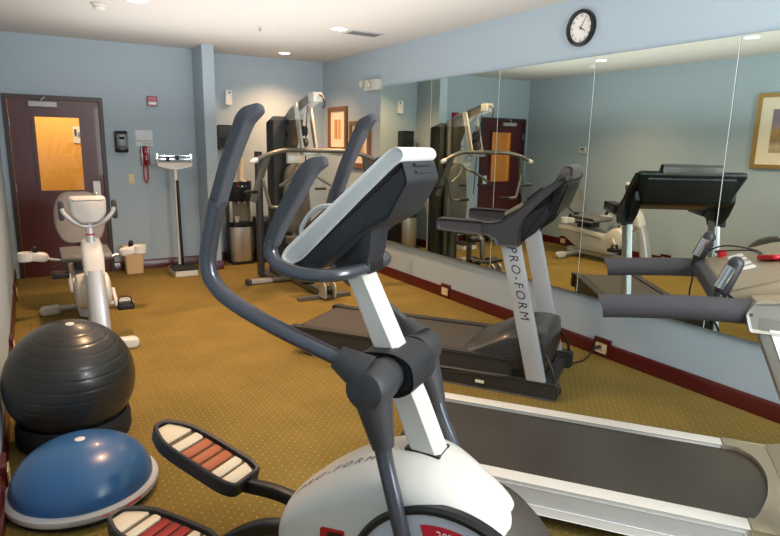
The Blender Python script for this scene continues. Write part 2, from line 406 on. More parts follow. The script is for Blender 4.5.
MB().lathe([(.05, -.018), (.05, -.035), (.038, -.05), (.01, -.055)], n=24).build('cover', OFFW, t)
t = thing('ceiling_vent', 'grey louvred air vent in the ceiling beside a downlight', 'vent', (3.12, 5.75, H))
fr_ = MB()
for q in ((-.19, .19, -.11, -.09), (-.19, .19, .09, .11), (-.19, -.17, -.09, .09), (.17, .19, -.09, .09)): fr_.box(q[0], q[1], q[2], q[3], -.010, -.001)
fr_.build('frame', LGREY, t)
MB().box(-.17, .17, -.09, .09, -.003, -.001).build('backing', INKG, t)
for i in range(9):
    y = -.08+i*.02; MB().add([(-.17, y, -.002), (.17, y, -.002), (.17, y+.012, -.009), (-.17, y+.012, -.009), (-.17, y+.002, -.0015), (.17, y+.002, -.0015), (.17, y+.014, -.0085), (-.17, y+.014, -.0085)],
        [(0, 1, 2, 3), (4, 7, 6, 5), (0, 4, 5, 1), (2, 6, 7, 3), (0, 3, 7, 4), (1, 5, 6, 2)]).build('louvre', INKG, t)
t = thing('sprinkler_head', 'small fire sprinkler head in ceiling before the wall pier', 'sprinkler', (2.12, 6.08, H))
MB().lathe([(.03, -.001), (.03, -.004), (.02, -.008)], n=16).build('escutcheon', OFFW, t); MB().lathe([(.008, -.008), (.008, -.03), (.018, -.032), (.018, -.035), (.002, -.036)], n=12).build('deflector', SILVD, t)

# ------------------------------------------------------------------ things on the walls
def wall_frame(label, x, y0, y1, z0, z1, sgn, fw_, mat, art, mw):
    """framed picture on a wall facing sgn*x; local y from 0 to w"""
    t = thing('framed_picture', label, 'picture', (x, y0, z0), 0, 'framed pictures'); w = y1-y0; h = z1-z0
    f = MB(); X = lambda a: sgn*a
    def bar(poly_y, z0, z1, horizontal): pass
    def bx(a0, a1, ya, yb, za, zb): f.box(min(X(a0), X(a1)), max(X(a0), X(a1)), ya, yb, za, zb)
    bx(.001, .03, 0, fw_, 0, h); bx(.001, .03, w-fw_, w, 0, h); bx(.001, .03, fw_, w-fw_, 0, fw_); bx(.001, .03, fw_, w-fw_, h-fw_, h)
    i = fw_*.75
    bx(.030, .036, 0, fw_*.5, 0, h); bx(.030, .036, w-fw_*.5, w, 0, h); bx(.030, .036, fw_*.5, w-fw_*.5, 0, fw_*.5); bx(.030, .036, fw_*.5, w-fw_*.5, h-fw_*.5, h)
    f.build('frame', mat, t)
    g = MB(); g.box(min(X(.001), X(.014)), max(X(.001), X(.014)), fw_, w-fw_, fw_, h-fw_); g.build('mat_board', MATB, t)
    p = MB(); m = fw_+mw; p.box(min(X(.014), X(.017)), max(X(.014), X(.017)), m, w-m, m, h-m); p.build('print', art, t); return t
wall_frame('oak framed picture of vertical stripes, left one by the corner', XR, 7.34, 7.90, 1.50, 2.10, -1, .06, WOODF, ART1, .11)
wall_frame('oak framed picture half hidden by the elliptical handle, nearer the mirror', XR, 6.70, 7.24, 1.30, 1.90, -1, .06, WOODF, ART2, .10)
wall_frame('gilt framed picture seen reflected in right mirror panel', XL, 3.16, 4.08, 1.40, 2.28, 1, .048, GOLDF, ART3, .14)

t = thing('wall_clock', 'round black rimmed wall clock above the mirrors', 'clock', (XR, 3.40, 2.503))
MB().lathe([(.105, -.001), (.134, -.001), (.136, -.02), (.130, -.036), (.118, -.040), (.110, -.034), (.107, -.02), (.105, -.012)], axis='x', n=48).build('rim', BLACKG, t)
MB().lathe([(.110, -.002), (.110, -.014), (.002, -.0145)], axis='x', n=40).build('dial', FACE, t)
for i in range(1, 13):
    a = 2*PI*i/12; text('numeral', str(i), .026, INK, t, (-.0155, -.088*math.sin(a), .088*math.cos(a)), (0, -1, 0), (0, 0, 1), .0004)
def hand(name, a, L_, w):
    a = math.radians(a); d = Vector((0, -math.sin(a), math.cos(a))); n = Vector((0, -d.z, d.y))
    q = [d*L_+n*w*.4, d*L_-n*w*.4, -d*.015-n*w, -d*.015+n*w]
    MB().loft([[p+Vector((x, 0, 0)) for p in q] for x in (-.018, -.0195)]).build(name, INK, t)
hand('minute_hand', 30, .085, .003); hand('hour_hand', 122, .055, .004)

t = thing('emergency_light', 'white twin lamp emergency light high on the wall beside the mirror', 'emergency light', (XR, 6.64, 2.32))
MB().rbox(-.085, -.001, -.19, .10, -.075, .055, .015, plane='yz').build('housing', OFFW, t)
for y in (.125, -.06):
    h_ = MB(); h_.lathe([(.012, 0), (.04, -.03), (.045, -.06), (.042, -.064), (.002, -.062)], axis='x', n=20); h_.move(-.055 if y > 0 else -.075, y, .01 if y > 0 else -.01)
    h_.build('lamp_head', OFFW, t)

t = thing('fire_alarm', 'red fire alarm strobe high on the back wall right of door', 'fire alarm', (1.39, YB, 2.075))
MB().rbox(-.058, .058, -.03, -.001, -.058, .058, .008, plane='xz').build('back_box', REDD, t)
MB().rbox(-.045, .045, -.055, -.03, -.042, -.012, .006, plane='xz').build('strobe_lens', WHITE, t)
MB().rbox(-.05, .05, -.042, -.03, .0, .05, .006, plane='xz').build('horn_cover', RED, t)
t = thing('soap_dispenser', 'black wall dispenser beside the door frame', 'dispenser', (1.008, YB, 1.58))
MB().prism(fillet([(-.001, -.13), (-.085, -.12), (-.10, -.09), (-.10, .10), (-.08, .13), (-.001, .13)], .02), -.068, .068, .018).build('housing', BLACKG, t)
MB().rbox(-.03, .03, -.104, -.10, .03, .06, .004, plane='xz').build('sight_window', LGREY, t); MB().rbox(-.035, .035, -.106, -.10, -.10, -.05, .01, plane='xz').build('push_bar', BLACK, t)
t = thing('phone_notice', 'pale notice plate above the red wall telephone', 'notice', (1.275, YB, 1.63))
MB().rbox(-.10, .10, -.006, -.001, -.095, .095, .004, plane='xz').build('plate', PAPER, t)
text('lettering', 'EMERGENCY', .034, INKG, t, (0, -.0065, -.035), (1, 0, 0), (0, 0, 1), .0004); text('lettering', 'PHONE', .03, INKG, t, (.03, -.0065, -.07), (1, 0, 0), (0, 0, 1), .0004)
t = thing('wall_telephone', 'red wall telephone with hanging cord', 'telephone', (1.27, YB, 1.415))
MB().rbox(-.05, .05, -.035, -.001, -.105, .105, .012, plane='xz').build('body', REDD, t)
hs = MB().tube([(0, -.055, -.095), (0, -.072, -.05), (0, -.075, 0), (0, -.072, .05), (0, -.055, .10)], [.020, .022, .016, .022, .022], 10, 4, True, sq=(1.4, 1)).build('handset', REDD, t)
for z in (.07, .04, .0, -.03): MB().lathe([(.007, 0), (.007, -.003), (.001, -.004)], (.012*(1 if z > .03 else -1), -.0885 if abs(z) < .05 else -.093, z), 'y', 10).build('button', OFFW, hs)
MB().tube([(-.02, -.03, -.10), (-.028, -.035, -.2), (-.022, -.035, -.29), (0, -.035, -.325), (.018, -.035, -.28), (.022, -.04, -.17), (.012, -.05, -.10)], .007, 8, 6).build('cord', RED, t)
t = thing('light_switch', 'ivory light switch plate below the telephone', 'switch', (1.10, YB, 1.135))
MB().rbox(-.036, .036, -.007, -.001, -.058, .058, .005, plane='xz').build('plate', IVORY, t); MB().rbox(-.008, .008, -.018, -.007, -.015, .015, .003, plane='xz').build('toggle', OFFW, t)
t = thing('air_freshener', 'small white unit high on the alcove wall', 'air freshener', (2.37, YA, 2.185))
MB().rbox(-.045, .045, -.055, -.001, -.10, .09, .014, plane='xz').build('housing', WHITE, t); MB().lathe([(.012, 0), (.012, -.004), (.001, -.004)], (.01, -.055, .055), 'y', 12).build('sensor', INK, t)
t = thing('towel_dispenser', 'black dispenser on the alcove wall behind elliptical handle', 'dispenser', (2.285, YA, 1.66))
MB().rbox(-.10, .10, -.16, -.001, -.16, .16, .02, plane='xz').build('housing', BLACK, t); MB().rbox(-.07, .07, -.165, -.16, -.10, .0, .01, plane='xz').build('front_panel', BLACKG, t)
t = thing('thermostat', 'white thermostat on the left wall, seen in the mirror', 'thermostat', (XL, 6.71, 1.575))
MB().rbox(.001, .03, -.06, .06, -.05, .05, .008, plane='yz').build('housing', OFFW, t); MB().box(.03, .032, -.035, .035, -.005, .03).build('display', INKG, t)

def outlet(label, x, y, sgn):
    t = thing('power_outlet', label, 'outlet', (x, y, 0), 0 if sgn < 0 else PI, 'ivory outlets set in the baseboards')
    MB().rbox(-.026, -.001, -.075, .075, .0, .15, .004, plane='yz').build('mounting_block', BASE, t)
    p = MB().rbox(-.032, -.026, -.052, .052, .035, .112, .004, plane='yz').build('plate', IVORY, t)
    for y in (-.022, .022): MB().lathe([(.014, 0), (.014, -.002), (.001, -.002)], (-.032, y, .073), 'x', 14).build('socket', OFFW, p)
    return t
o1 = outlet('ivory outlet with the treadmill cord plugged in, right baseboard', XR, 2.935, -1)
for (x, y, rz, lab) in ((XR, 5.0, 0, 'ivory outlet in right baseboard beyond the grey treadmill'), (XL, 6.97, PI, 'ivory outlet in left baseboard behind the exercise bike seat'),
                        (XL, 5.07, PI, 'ivory outlet in left baseboard beside the front of the exercise bike'), (XL, 3.05, PI, 'ivory outlet in left baseboard beside the half dome trainer')):
    dup(o1, (x, y, 0), rz, lab)

# ------------------------------------------------------------------ elliptical trainer (x = across, f = forward, flip)
R_ = math.radians
E_ = thing('elliptical_trainer', 'white and charcoal elliptical trainer filling the foreground', 'elliptical trainer', (.945, 1.390, 0), R_(33))
def B(mb, name, mat, parent=None, label=None): return mb.build(name, mat, parent or E_, flip=True, label=label)
# housing: rounded white shell, sections along f: (f, top, half width, bottom)
SEC = [(-.450, .345, .03, .30), (-.446, .385, .085, .22), (-.432, .422, .120, .14), (-.41, .455, .140, .10), (-.375, .490, .154, .09), (-.30, .555, .166, .09), (-.22, .612, .171, .09), (-.15, .652, .172, .09), (-.086, .680, .172, .09), (0, .702, .172, .09),
       (.08, .700, .172, .09), (.14, .683, .1715, .09), (.20, .656, .170, .14), (.25, .629, .166, .25), (.295, .600, .156, .36), (.323, .576, .138, .42), (.343, .552, .112, .45), (.357, .526, .080, .465), (.363, .506, .05, .47)]
SEC = [tuple(p) for p in cat(SEC, 5)]
def sec_at(f):
    for a, b in zip(SEC, SEC[1:]):
        if a[0] <= f <= b[0]: t_ = (f-a[0])/(b[0]-a[0]); return [p*(1-t_)+q*t_ for p, q in zip(a, b)]
def shell_z(f, x):
    _, top, w, bot = sec_at(f); k = min(.999, abs(x)/w); d = min(.10, (top-bot)*.5); return top-d*(1-math.sqrt(1-k**2.3))
DENSE = [q[0] for q in SEC]
def far(f): g = min(1, max(0, (f-.0)/.3)); return 1-.42*g*g*(3-2*g)
m = MB(); rings = []
for f in DENSE:
    _, top, w, bot = sec_at(f); ring = []
    for i in range(29):
        x = -w*math.cos(PI*i/28); ring.append((x, f, shell_z(f, x) if 0 < i < 28 else top-min(.10, (top-bot)*.5)))
    for j in range(1, 7): ring.append((w, f, ring[28][2]+(bot+.01-ring[28][2])*j/6))
    ring.append((w-.01, f, bot)); ring.append((-w+.01, f, bot))
    for j in range(6, 0, -1): ring.append((-w, f, ring[28][2]+(bot+.01-ring[28][2])*j/6))
    rings.append([(x*(far(f) if x > 0 else 1), y, z) for x, y, z in ring])
m.loft(rings); sh = m.build('housing', SHELL, E_, flip=True, smooth=60)
ltr = text('lettering', 'PRO-FORM', .036, INKG, sh, (0, 0, 0), (1, 0, 0), (0, 1, 0), .0003, .3, 'LEFT', 1.5)
for v in ltr.data.vertices:
    f = -.385+v.co.x*1.18; x = -.075+v.co.y*.9; v.co = (x-.0008, -f, shell_z(f, x)+.0012+v.co.z)
# front cover around the flywheel
cm_ = MB(); circ = [(.172+.310*math.cos(2*PI*j/56), .325+.310*math.sin(2*PI*j/56)) for j in range(56)]
rings = [[(x, a, b) for a, b in inset(circ, d)] for x, d in ((-.158, .085), (-.150, .066), (-.13, .046), (-.09, .030), (-.03, .014), (.05, .012), (.085, .032), (.11, .065), (.15, .15))]
cm_.loft(rings); B(cm_, 'front_cover', BRONZE)
for s in (-1, 1):
    k_ = 1 if s < 0 else .72
    d = MB(); d.lathe([(.305*k_, .150*s), (.308*k_, .176*s), (.300*k_, .186*s), (.288*k_, .186*s), (.284*k_, .180*s), (.280*k_, .150*s)], (0, .172, .325), 'x', 64); rg = B(d, 'crank_disc_ring', BLACK)
    d = MB(); d.lathe([(.285*k_, .150*s), (.285*k_, .178*s), (.10, .180*s), (.09, .19*s), (.02, .19*s), (.005, .19*s)], (0, .172, .325), 'x', 56); dk = B(d, 'crank_disc', LBL)
    if s < 0:
        a0, a1 = R_(78), R_(107)
        sec = [(.172+r*math.cos(a), .325+r*math.sin(a)) for r, aa in ((.255, [a0+(a1-a0)*i/10 for i in range(11)]), (.19, [a1+(a0-a1)*i/10 for i in range(11)])) for a in aa]
        B(MB().prism(sec, -.1822, -.1795), 'label', REDL, dk)
        text('lettering', '20"', .034, WHITE, dk, (-.1825, -.168, .325+.228), (0, -1, -.02), (0, 0, 1), .0006)
bd = B(MB().prism(fillet([(-.234, .395), (-.150, .395), (-.150, .462), (-.234, .452)], .008), -.1765, -.168), 'badge', RED, sh, 'red badge with black emblem')
B(MB().prism(fillet([(-.215, .395), (-.152, .395), (-.152, .452), (-.205, .446)], .008), -.178, -.1765), 'emblem', BLACK, bd)
B(MB().box(-.1786, -.1780, -.195, -.165, .420, .432), 'emblem_bar', LGREY, bd)
# floor frame
m = MB(); m.rbox(-.035, .035, -.45, .40, .03, .10, .012, plane='xz'); B(m, 'base_frame', BLACK)
for f in (-.42, .42):
    s_ = B(MB().tube([(-.26, f, .04), (.26, f, .04)], .032, 14, sq=(1, .9)), 'stabilizer', BLACK)
    for x in (-1, 1): B(MB().tube([(x*.245, f, .032), (x*.285, f, .032)], .032, 12, rnd=True), 'end_cap', RUBBER, s_)
# mast
mx = MB(); rr = []
for z, f0, f1 in ((.64, .014, .116), (.70, -.006, .096), (.85, -.066, .030), (1.05, -.156, -.070), (1.24, -.242, -.166)):
    q = fillet([(-.041, f0), (.041, f0), (.041, f1), (-.041, f1)], .014, 1); rr.append([(x, f, z) for x, f in q])
mx.loft(rr); mast = B(mx, 'mast', SHELL)
B(MB().prism([(-.016, .700), (.096, .697), (.096, .7045), (-.016, .7075)], -.043, .043), 'mast_gasket', BLACK, sh)
# pivot axle and collar on the mast
PV = (-.063, .945)
ax = MB(); ax.lathe([(.005, -.225), (.035, -.225), (.047, -.218), (.052, -.205), (.054, -.10), (.054, .10), (.052, .205), (.047, .218), (.035, .225), (.005, .225)], (0, PV[0], PV[1]), 'x', 28)
B(ax, 'pivot_axle', CHAR)
col_ = MB(); q = fillet([(-.16, .915), (-.115, .875), (-.02, .875), (.03, .91), (.02, .99), (-.04, 1.015), (-.14, 1.005), (-.165, .975)], .03); col_.prism(q, -.085, .085, .015); B(col_, 'mast_collar', CHAR2)
# swinging arms
def arm(sx, tip, low):
    a = MB()
    # socket hub around the axle end
    a.lathe([(.060, -.115), (.062, -.14), (.062, -.205), (.055, -.222), (.035, -.230), (.005, -.231)], (0, PV[0], PV[1]), 'x', 28)
    if sx > 0: a = a.mir()
    hub = B(a, 'pivot_hub', CHAR)
    X = lambda x: sx*x
    up_ = [(X(-.175), PV[0]-.02, PV[1]+.03), (X(-.19), PV[0]-.10+tip[3], PV[1]+.072)]
    s1 = MB().tube(up_, [.058, .034], 14); B(s1, 'upper_socket', CHAR, hub)
    dn = [(X(-.175), PV[0]+.005, PV[1]-.03), (X(-.175), PV[0]+.04+low, PV[1]-.175)]
    B(MB().tube(dn, [.056, .056, .040, .032], 14), 'lower_socket', CHAR, hub)
    path = [(X(-.19), -.155+tip[3], 1.012), (X(-.225), -.35+tip[0], 1.080), (X(-.25), -.49+tip[0], 1.145), (X(-.262), -.553+tip[0], 1.20), (X(-.264), -.570+tip[0], 1.255), (X(-.262), -.558+tip[0], 1.335), (X(-.26), -.527+tip[0]+tip[1]*.0, 1.44)]
    B(MB().tube(path, [.023, .024, .026], 16, 6), 'handle_tube', GUN, hub)
    g = [(X(-.26), -.527+tip[0], 1.432), (X(-.26), -.487+tip[0]+tip[1]*.3, 1.53), (X(-.26), -.437+tip[0]+tip[1]*.7, 1.630), (X(-.258), -.417+tip[0]+tip[1]*.9, 1.664), (X(-.250), -.386+tip[0]+tip[1], 1.684)]
    gr = B(MB().tube(g, [.0205, .0205, .021, .0215, .0225, .0215, .016], 16, 5, True, sq=(.92, 1.08)), 'hand_grip', FOAM, hub)
    lw = [(X(-.175), PV[0]+.03+low, PV[1]-.14), (X(-.177), PV[0]+.05+low*1.5, .72), (X(-.19), PV[0]+.096+low*2, .58), (X(-.197), PV[0]+.135+low*2, .42), (X(-.198), PV[0]+.13+low*2, .26)]
    B(MB().tube(lw, [.026, .024, .024, .024, .024], 14, 5, True), 'lower_arm', GUN, hub)
arm(1, (.018, 0, 0, 0), 0.0)
arm(-1, (.092, .0, 0, .03), .02)
# console
S0 = Vector((-.402, 1.279)); dS = Vector((.770, .638)); nS = Vector((.638, -.770))
def sp(s, n): v = S0+dS*s+nS*n; return (v.x, v.y)
fp = fillet([sp(-.012, .010), sp(.02, -.002), sp(.22, -.008), (-.068, 1.574), (-.040, 1.594), (-.020, 1.594), (-.008, 1.582), (-.006, 1.568), (-.016, 1.556), (-.034, 1.544), sp(.04, .056), sp(-.002, .048)], .012, 3)
con = B(MB().prism(fp, -.118, .118, .010), 'console', WHITE)
bp_ = fillet([(-.362, 1.250), (-.034, 1.543), (-.012, 1.560), (.006, 1.504), (-.050, 1.402), (-.136, 1.354), (-.262, 1.242), (-.36, 1.238)], .008, 3)
B(MB().prism(bp_, -.114, .114, .012), 'console_body', CHAR2, con)
B(MB().prism([sp(.02, -.0075), sp(.39, -.014), sp(.39, -.011), sp(.02, -.002)], -.095, .095), 'face_panel', CHAR, con)
B(MB().prism([sp(.25, -.0175), sp(.36, -.0175), sp(.36, -.012), sp(.25, -.010)], -.08, .08), 'display', BLACKG, con)
B(MB().prism([sp(.07, -.0145), sp(.215, -.0155), sp(.215, -.008), sp(.07, -.006)], -.10, .10), 'recess_panel', RUST, con)
for n_ in range(2):
    q0 = Vector((-.006+.005*n_, 1.548-.020*n_)); B(MB().prism([(q0.x-.004, q0.y-.003), (q0.x+.005, q0.y-.003), (q0.x+.005, q0.y+.003), (q0.x-.004, q0.y+.003)], -.05, .07), 'vent_slot', INK, con)
ar = []
for s, n in ((.085, -.006), (.105, -.022), (.150, -.033), (.19, -.027), (.225, -.006)): q = sp(s, n); ar.append((-.10, q[0], q[1]))
B(MB().tube(ar, .007, 10, 5), 'rack_rail', WHITE, con)
nk = MB(); rr = []
for z, f0, f1, w in ((1.222, -.255, -.175, .045), (1.243, -.262, -.145, .055), (1.29, -.25, -.132, .060), (1.38, -.21, -.122, .062), (1.42, -.16, -.105, .062)):
    q = fillet([(-w, f0), (w, f0), (w, f1), (-w, f1)], .025, 2); rr.append([(x, f, z) for x, f in q])
nk.loft(rr); B(nk, 'console_neck', CHAR2, con)
# fixed handlebars
for s in (1, -1):
    X = lambda x: x*s
    pth = [(X(-.03), -.16, 1.242), (X(-.12), -.172, 1.243), (X(-.175), -.215, 1.240), (X(-.195), -.29, 1.243), (X(-.20), -.352, 1.262), (X(-.20), -.377, 1.300), (X(-.20), -.366, 1.335)]
    hb = B(MB().tube(pth, .020, 16, 6), 'fixed_handlebar', GUN)
    g = [(X(-.20), -.368, 1.328), (X(-.20), -.335, 1.392), (X(-.20), -.290, 1.462), (X(-.20), -.255, 1.515), (X(-.197), -.232, 1.540), (X(-.192), -.205, 1.552)]
    B(MB().tube(g, [.019, .020, .0215, .022, .020, .014], 16, 5, True, sq=(.92, 1.08)), 'hand_grip', FOAM, hb)
br = MB().rbox(-.05, .05, -.20, -.14, 1.228, 1.260, .008); B(br, 'handlebar_bracket', BLACK)
# pedals
def pedal(cx, heel, toe, arm_pts, mats):
    (f0, z0), (f1, z1) = heel, toe
    d = Vector((f1-f0, z1-z0)); L_ = d.length; d.normalize(); n = Vector((-d.y, d.x))
    def P(x, s, h): v = Vector((f0, z0))+d*s+n*h; return (cx+x, v.x, v.y)
    W = .100
    out = fillet([(-W*.40, 0), (W*.34, 0), (W*.92, .10), (W, .2), (W, L_-.06), (W*.80, L_), (-W*.80, L_), (-W, L_-.06), (-W, .2), (-W*.92, .10)], .06, 4)
    inn = inset(out, .018); m = MB()
    m.loft([[P(x, s, -.055) for x, s in inset(out, .012)], [P(x, s, -.045) for x, s in out], [P(x, s, .008) for x, s in out], [P(x, s, .014) for x, s in inset(out, .005)], [P(x, s, .010) for x, s in inn], [P(x, s, -.016) for x, s in inn]])
    pd = B(m, 'foot_pedal', CHAR2)
    m = MB(); m.loft([[P(x, s, -.018) for x, s in inset(out, .016)], [P(x, s, -.010) for x, s in inset(out, .016)]]); B(m, 'tread_mat', BROWN, pd)
    fr = [0.05, .27, .385, .495, .60, .71, .82, .955]
    pin = inset(out, .022)
    def half(s):
        s0, s1 = .022, L_-.022
        for a, b in ((0, 1),):
            if s < .12: return .36*W+(W-.026-.36*W)*max(0, (s-s0))/(.12-s0)
            if s > L_-.07: return (W-.026)-(W*.27)*(s-(L_-.07))/.05
            return W-.026
    for i in range(7):
        a = L_*fr[i]+.006; b = L_*fr[i+1]-.006; q = fillet([(-half(a), a), (half(a), a), (half(b), b), (-half(b), b)], .014, 3)
        # pads bow towards the toe
        q = [(x, s+.016*(1-(x/W)**2)*(0 if i == 0 else 1)-0.006) for x, s in q]
        m = MB(); m.loft([[P(x, s, -.010) for x, s in q], [P(x, s, -.003) for x, s in q], [P(x, s, -.001) for x, s in inset(q, .003)]])
        B(m, 'tread_pad', mats[i], pd)
    B(MB().tube([(cx+arm_pts[0][0], arm_pts[0][1], arm_pts[0][2])]+[(p[0]+cx, p[1], p[2]) for p in arm_pts[1:]], .020, 12, 4, sq=(1, 1.3)), 'pedal_arm', BLACK, pd)
mats = [CREAM, CREAM, ORANGE, ORANGE, ORANGE, CREAM, CREAM]
pedal(.150, (-1.255, .415), (-.775, .285), [(0, -.80, .255), (-.012, -.66, .275), (-.018, -.56, .275), (-.02, -.40, .25)], mats)
pedal(-.150, (-1.19, .187), (-.73, .175), [(.0, -.74, .14), (.035, -.62, .25), (.055, -.50, .315), (.06, -.38, .34)], [CREAM, CREAM, REDPAD, REDPAD, REDPAD, CREAM, CREAM])

# ------------------------------------------------------------------ grey folding treadmill (rear)
G = thing('treadmill', 'grey folding treadmill with silver uprights in front of the mirrors', 'treadmill', (3.085, 2.715, 0), R_(35))
def B1(mb, name, mat, parent=None, label=None): return mb.build(name, mat, parent or G, flip=True, label=label)
for s in (1, -1):
    q = fillet([(-1.0, .0), (-.01, .0), (.012, .02), (.012, .095), (-.01, .115), (-.28, .115), (-.95, .075), (-1.0, .05)], .02)
    x0, x1 = (.30, .39) if s > 0 else (-.39, -.30)
    B1(MB().prism(q, x0, x1, .010), 'base_rail', DECKD)
B1(MB().rbox(-.31, .31, -.10, -.03, .02, .085, .01), 'base_crossbar', DECKD)
B1(MB().box(-.3915, -.3895, -.53, -.47, .045, .065), 'warning_sticker', YELL)
for s in (1, -1):
    B1(MB().lathe([(.005, s*.30), (.04, s*.30), (.04, s*.27), (.005, s*.27)], (0, -.02, .041), 'x', 20), 'transport_wheel', RUBBER)
    B1(MB().tube([(s*.35, -.02, .11), (s*.34, -.04, .20), (s*.30, -.10, .29)], .010, 8, 3), 'lift_strut', BLACK)
# deck
q = fillet([(-1.995, .09), (-1.97, .075), (-.30, .105), (-.30, .225), (-1.985, .212), (-2.01, .18)], .012)
dk = B1(MB().prism(q, -.365, .365, .012), 'deck', DECKD)
B1(MB().prism([(-1.96, .213), (-.36, .2265), (-.36, .230), (-1.96, .2165)], -.27, .27), 'running_belt', BELTD, dk)
for s in (1, -1):
    x0, x1 = sorted((s*.285, s*.36)); B1(MB().prism(fillet([(-1.93, .208), (-.34, .222), (-.34, .238), (-1.93, .224)], .004), x0, x1, .003), 'side_rail', DECKD, dk)
    B1(MB().rbox(min(s*.30, s*.372), max(s*.30, s*.372), -2.02, -1.93, .075, .226, .012, plane='yz'), 'end_cap', CHAR2, dk)
for s in (1, -1): B1(MB().lathe([(.01, s*.30), (.05, s*.30), (.05, s*.345), (.01, s*.345)], (0, -1.85, .05), 'x', 20), 'rear_foot', RUBBER, dk)
# motor hood
hp = [(-.66, .232), (-.54, .285), (-.43, .350), (-.33, .398), (-.22, .412), (-.125, .405), (-.085, .37), (-.08, .17), (-.11, .13), (-.64, .13)]
hp = cat2(hp[:8], 3)+hp[8:]
m = MB(); m.loft([[(x, a, .15+(b-.15)*k) for a, b in inset(hp, d)] for x, d, k in ((-.335, .035, .86), (-.325, .015, .92), (-.29, .003, .97), (-.15, 0, 1.0), (.15, 0, 1.0), (.29, .003, .97), (.325, .015, .92), (.335, .035, .86))])
B1(m, 'motor_hood', BLACKG if False else M('hood_plastic', '2d2b29', .3, coat=.1))
# uprights
for s in (-1, 1):
    rr = []; xa, xb = sorted((s*.325, s*.375))
    for z, f0, f1 in ((.06, -.19, -.062), (.10, -.194, -.068), (1.03, -.424, -.296)):
        qq = fillet([(xa, f0), (xb, f0), (xb, f1), (xa, f1)], .012, 2); rr.append([(x, f, z) for x, f in qq])
    u_ = B1(MB().loft(rr), 'upright', SILV)
    if s < 0:
        c = Vector((-.360+.037, .79)); dd = Vector((-.2285, .93)).normalized()
        text('lettering', 'PRO-FORM', .080, INK, u_, (-.3755, .2875, .755), (0, -.2285, -.93), (0, -1, .2285), .0006, .3, space=1.32)
        for i_ in range(1): pass
# side arms with handrails and console
for s in (-1, 1):
    q = [(-.825, 1.065), (-.83, 1.10), (-.82, 1.135), (-.48, 1.130), (-.42, 1.142), (-.33, 1.205), (-.19, 1.335), (-.075, 1.425), (-.055, 1.425), (-.045, 1.40), (-.17, 1.282), (-.262, 1.18), (-.285, 1.10), (-.285, .985), (-.435, .985), (-.445, 1.022), (-.49, 1.045)]
    xa, xb = sorted((s*.325, s*.415)); hr = B1(MB().prism(fillet(q, .02, 3), xa, xb, .014), 'side_arm', CHAR)
    xa, xb = sorted((s*.322, s*.418)); B1(MB().prism(fillet([(-.835, 1.06), (-.835, 1.14), (-.52, 1.136), (-.52, 1.046)], .02, 3), xa, xb, .016), 'hand_grip', FOAMD, hr)
cq = fillet([(-.43, 1.150), (-.30, 1.235), (-.09, 1.415), (-.04, 1.410), (-.03, 1.38), (-.09, 1.195), (-.13, 1.17), (-.36, 1.115)], .012)
cs = B1(MB().prism(cq, -.33, .33, .008), 'console', BLACK)
hq = fillet([(-.18, 1.325), (-.12, 1.410), (-.085, 1.485), (-.05, 1.500), (-.018, 1.482), (-.022, 1.41), (-.06, 1.35)], .02)
B1(MB().prism(hq, -.23, .23, .02), 'console_hood', TAN if False else M('hood_grey_brown', '5a5450', .35, coat=.1), cs)
m = MB(); bk = fillet([(-.085, 1.418), (-.06, 1.442), (-.032, 1.440), (-.022, 1.415), (-.09, 1.235), (-.125, 1.19), (-.16, 1.185), (-.16, 1.21)], .012)
m.loft([[(x*(1-max(0, 1.40-b)*.85), a, b) for a, b in inset(bk, d)] for x, d in ((-.405, .014), (-.395, .004), (-.36, 0), (.36, 0), (.395, .004), (.405, .014))])
B1(m, 'console_back', BLACK, cs)
for x0, x1, mt in ((-.30, -.10, TAN), (-.09, .09, OFFW), (.10, .30, TAN)):
    B1(MB().prism([(-.41, 1.168), (-.30, 1.238), (-.305, 1.262), (-.415, 1.190)], x0, x1), 'button_panel', mt, cs)
B1(MB().prism([(-.28, 1.256), (-.19, 1.332), (-.20, 1.355), (-.29, 1.278)], -.24, .24), 'display', BLACKG, cs)
for s in (-1, 1):
    x0, x1 = sorted((s*.16, s*.28)); B1(MB().prism([(-.036, 1.384), (-.063, 1.312), (-.058, 1.310), (-.031, 1.382)], x0, x1), 'speaker_panel', INKG, cs)
    x0, x1 = sorted((s*.325, s*.385))
    B1(MB().prism(fillet([(-.30, 1.0), (-.20, 1.08), (-.12, 1.20), (-.12, 1.28), (-.31, 1.16)], .01), x0, x1, .006), 'console_bracket', BLACK, cs)
def g_local(p): return G_INV @ Vector(p)
G_INV = (Matrix.Translation((3.085, 2.715, 0)) @ Matrix.Rotation(R_(35), 4, 'Z')).inverted()
cd = MB().tube([g_local(p) for p in ((3.30, 2.98, .06), (3.36, 2.945, .012), (3.42, 2.925, .009), (3.52, 2.925, .012), (3.60, 2.935, .04), (3.66, 2.95, .075), (3.712, 2.935, .085))], .006, 8, 8).build('power_cord', BLACK, G)
MB().tube([g_local(p) for p in ((3.672, 2.945, .080), (3.706, 2.937, .086))], .013, 8, rnd=True).build('plug', BLACK, cd)

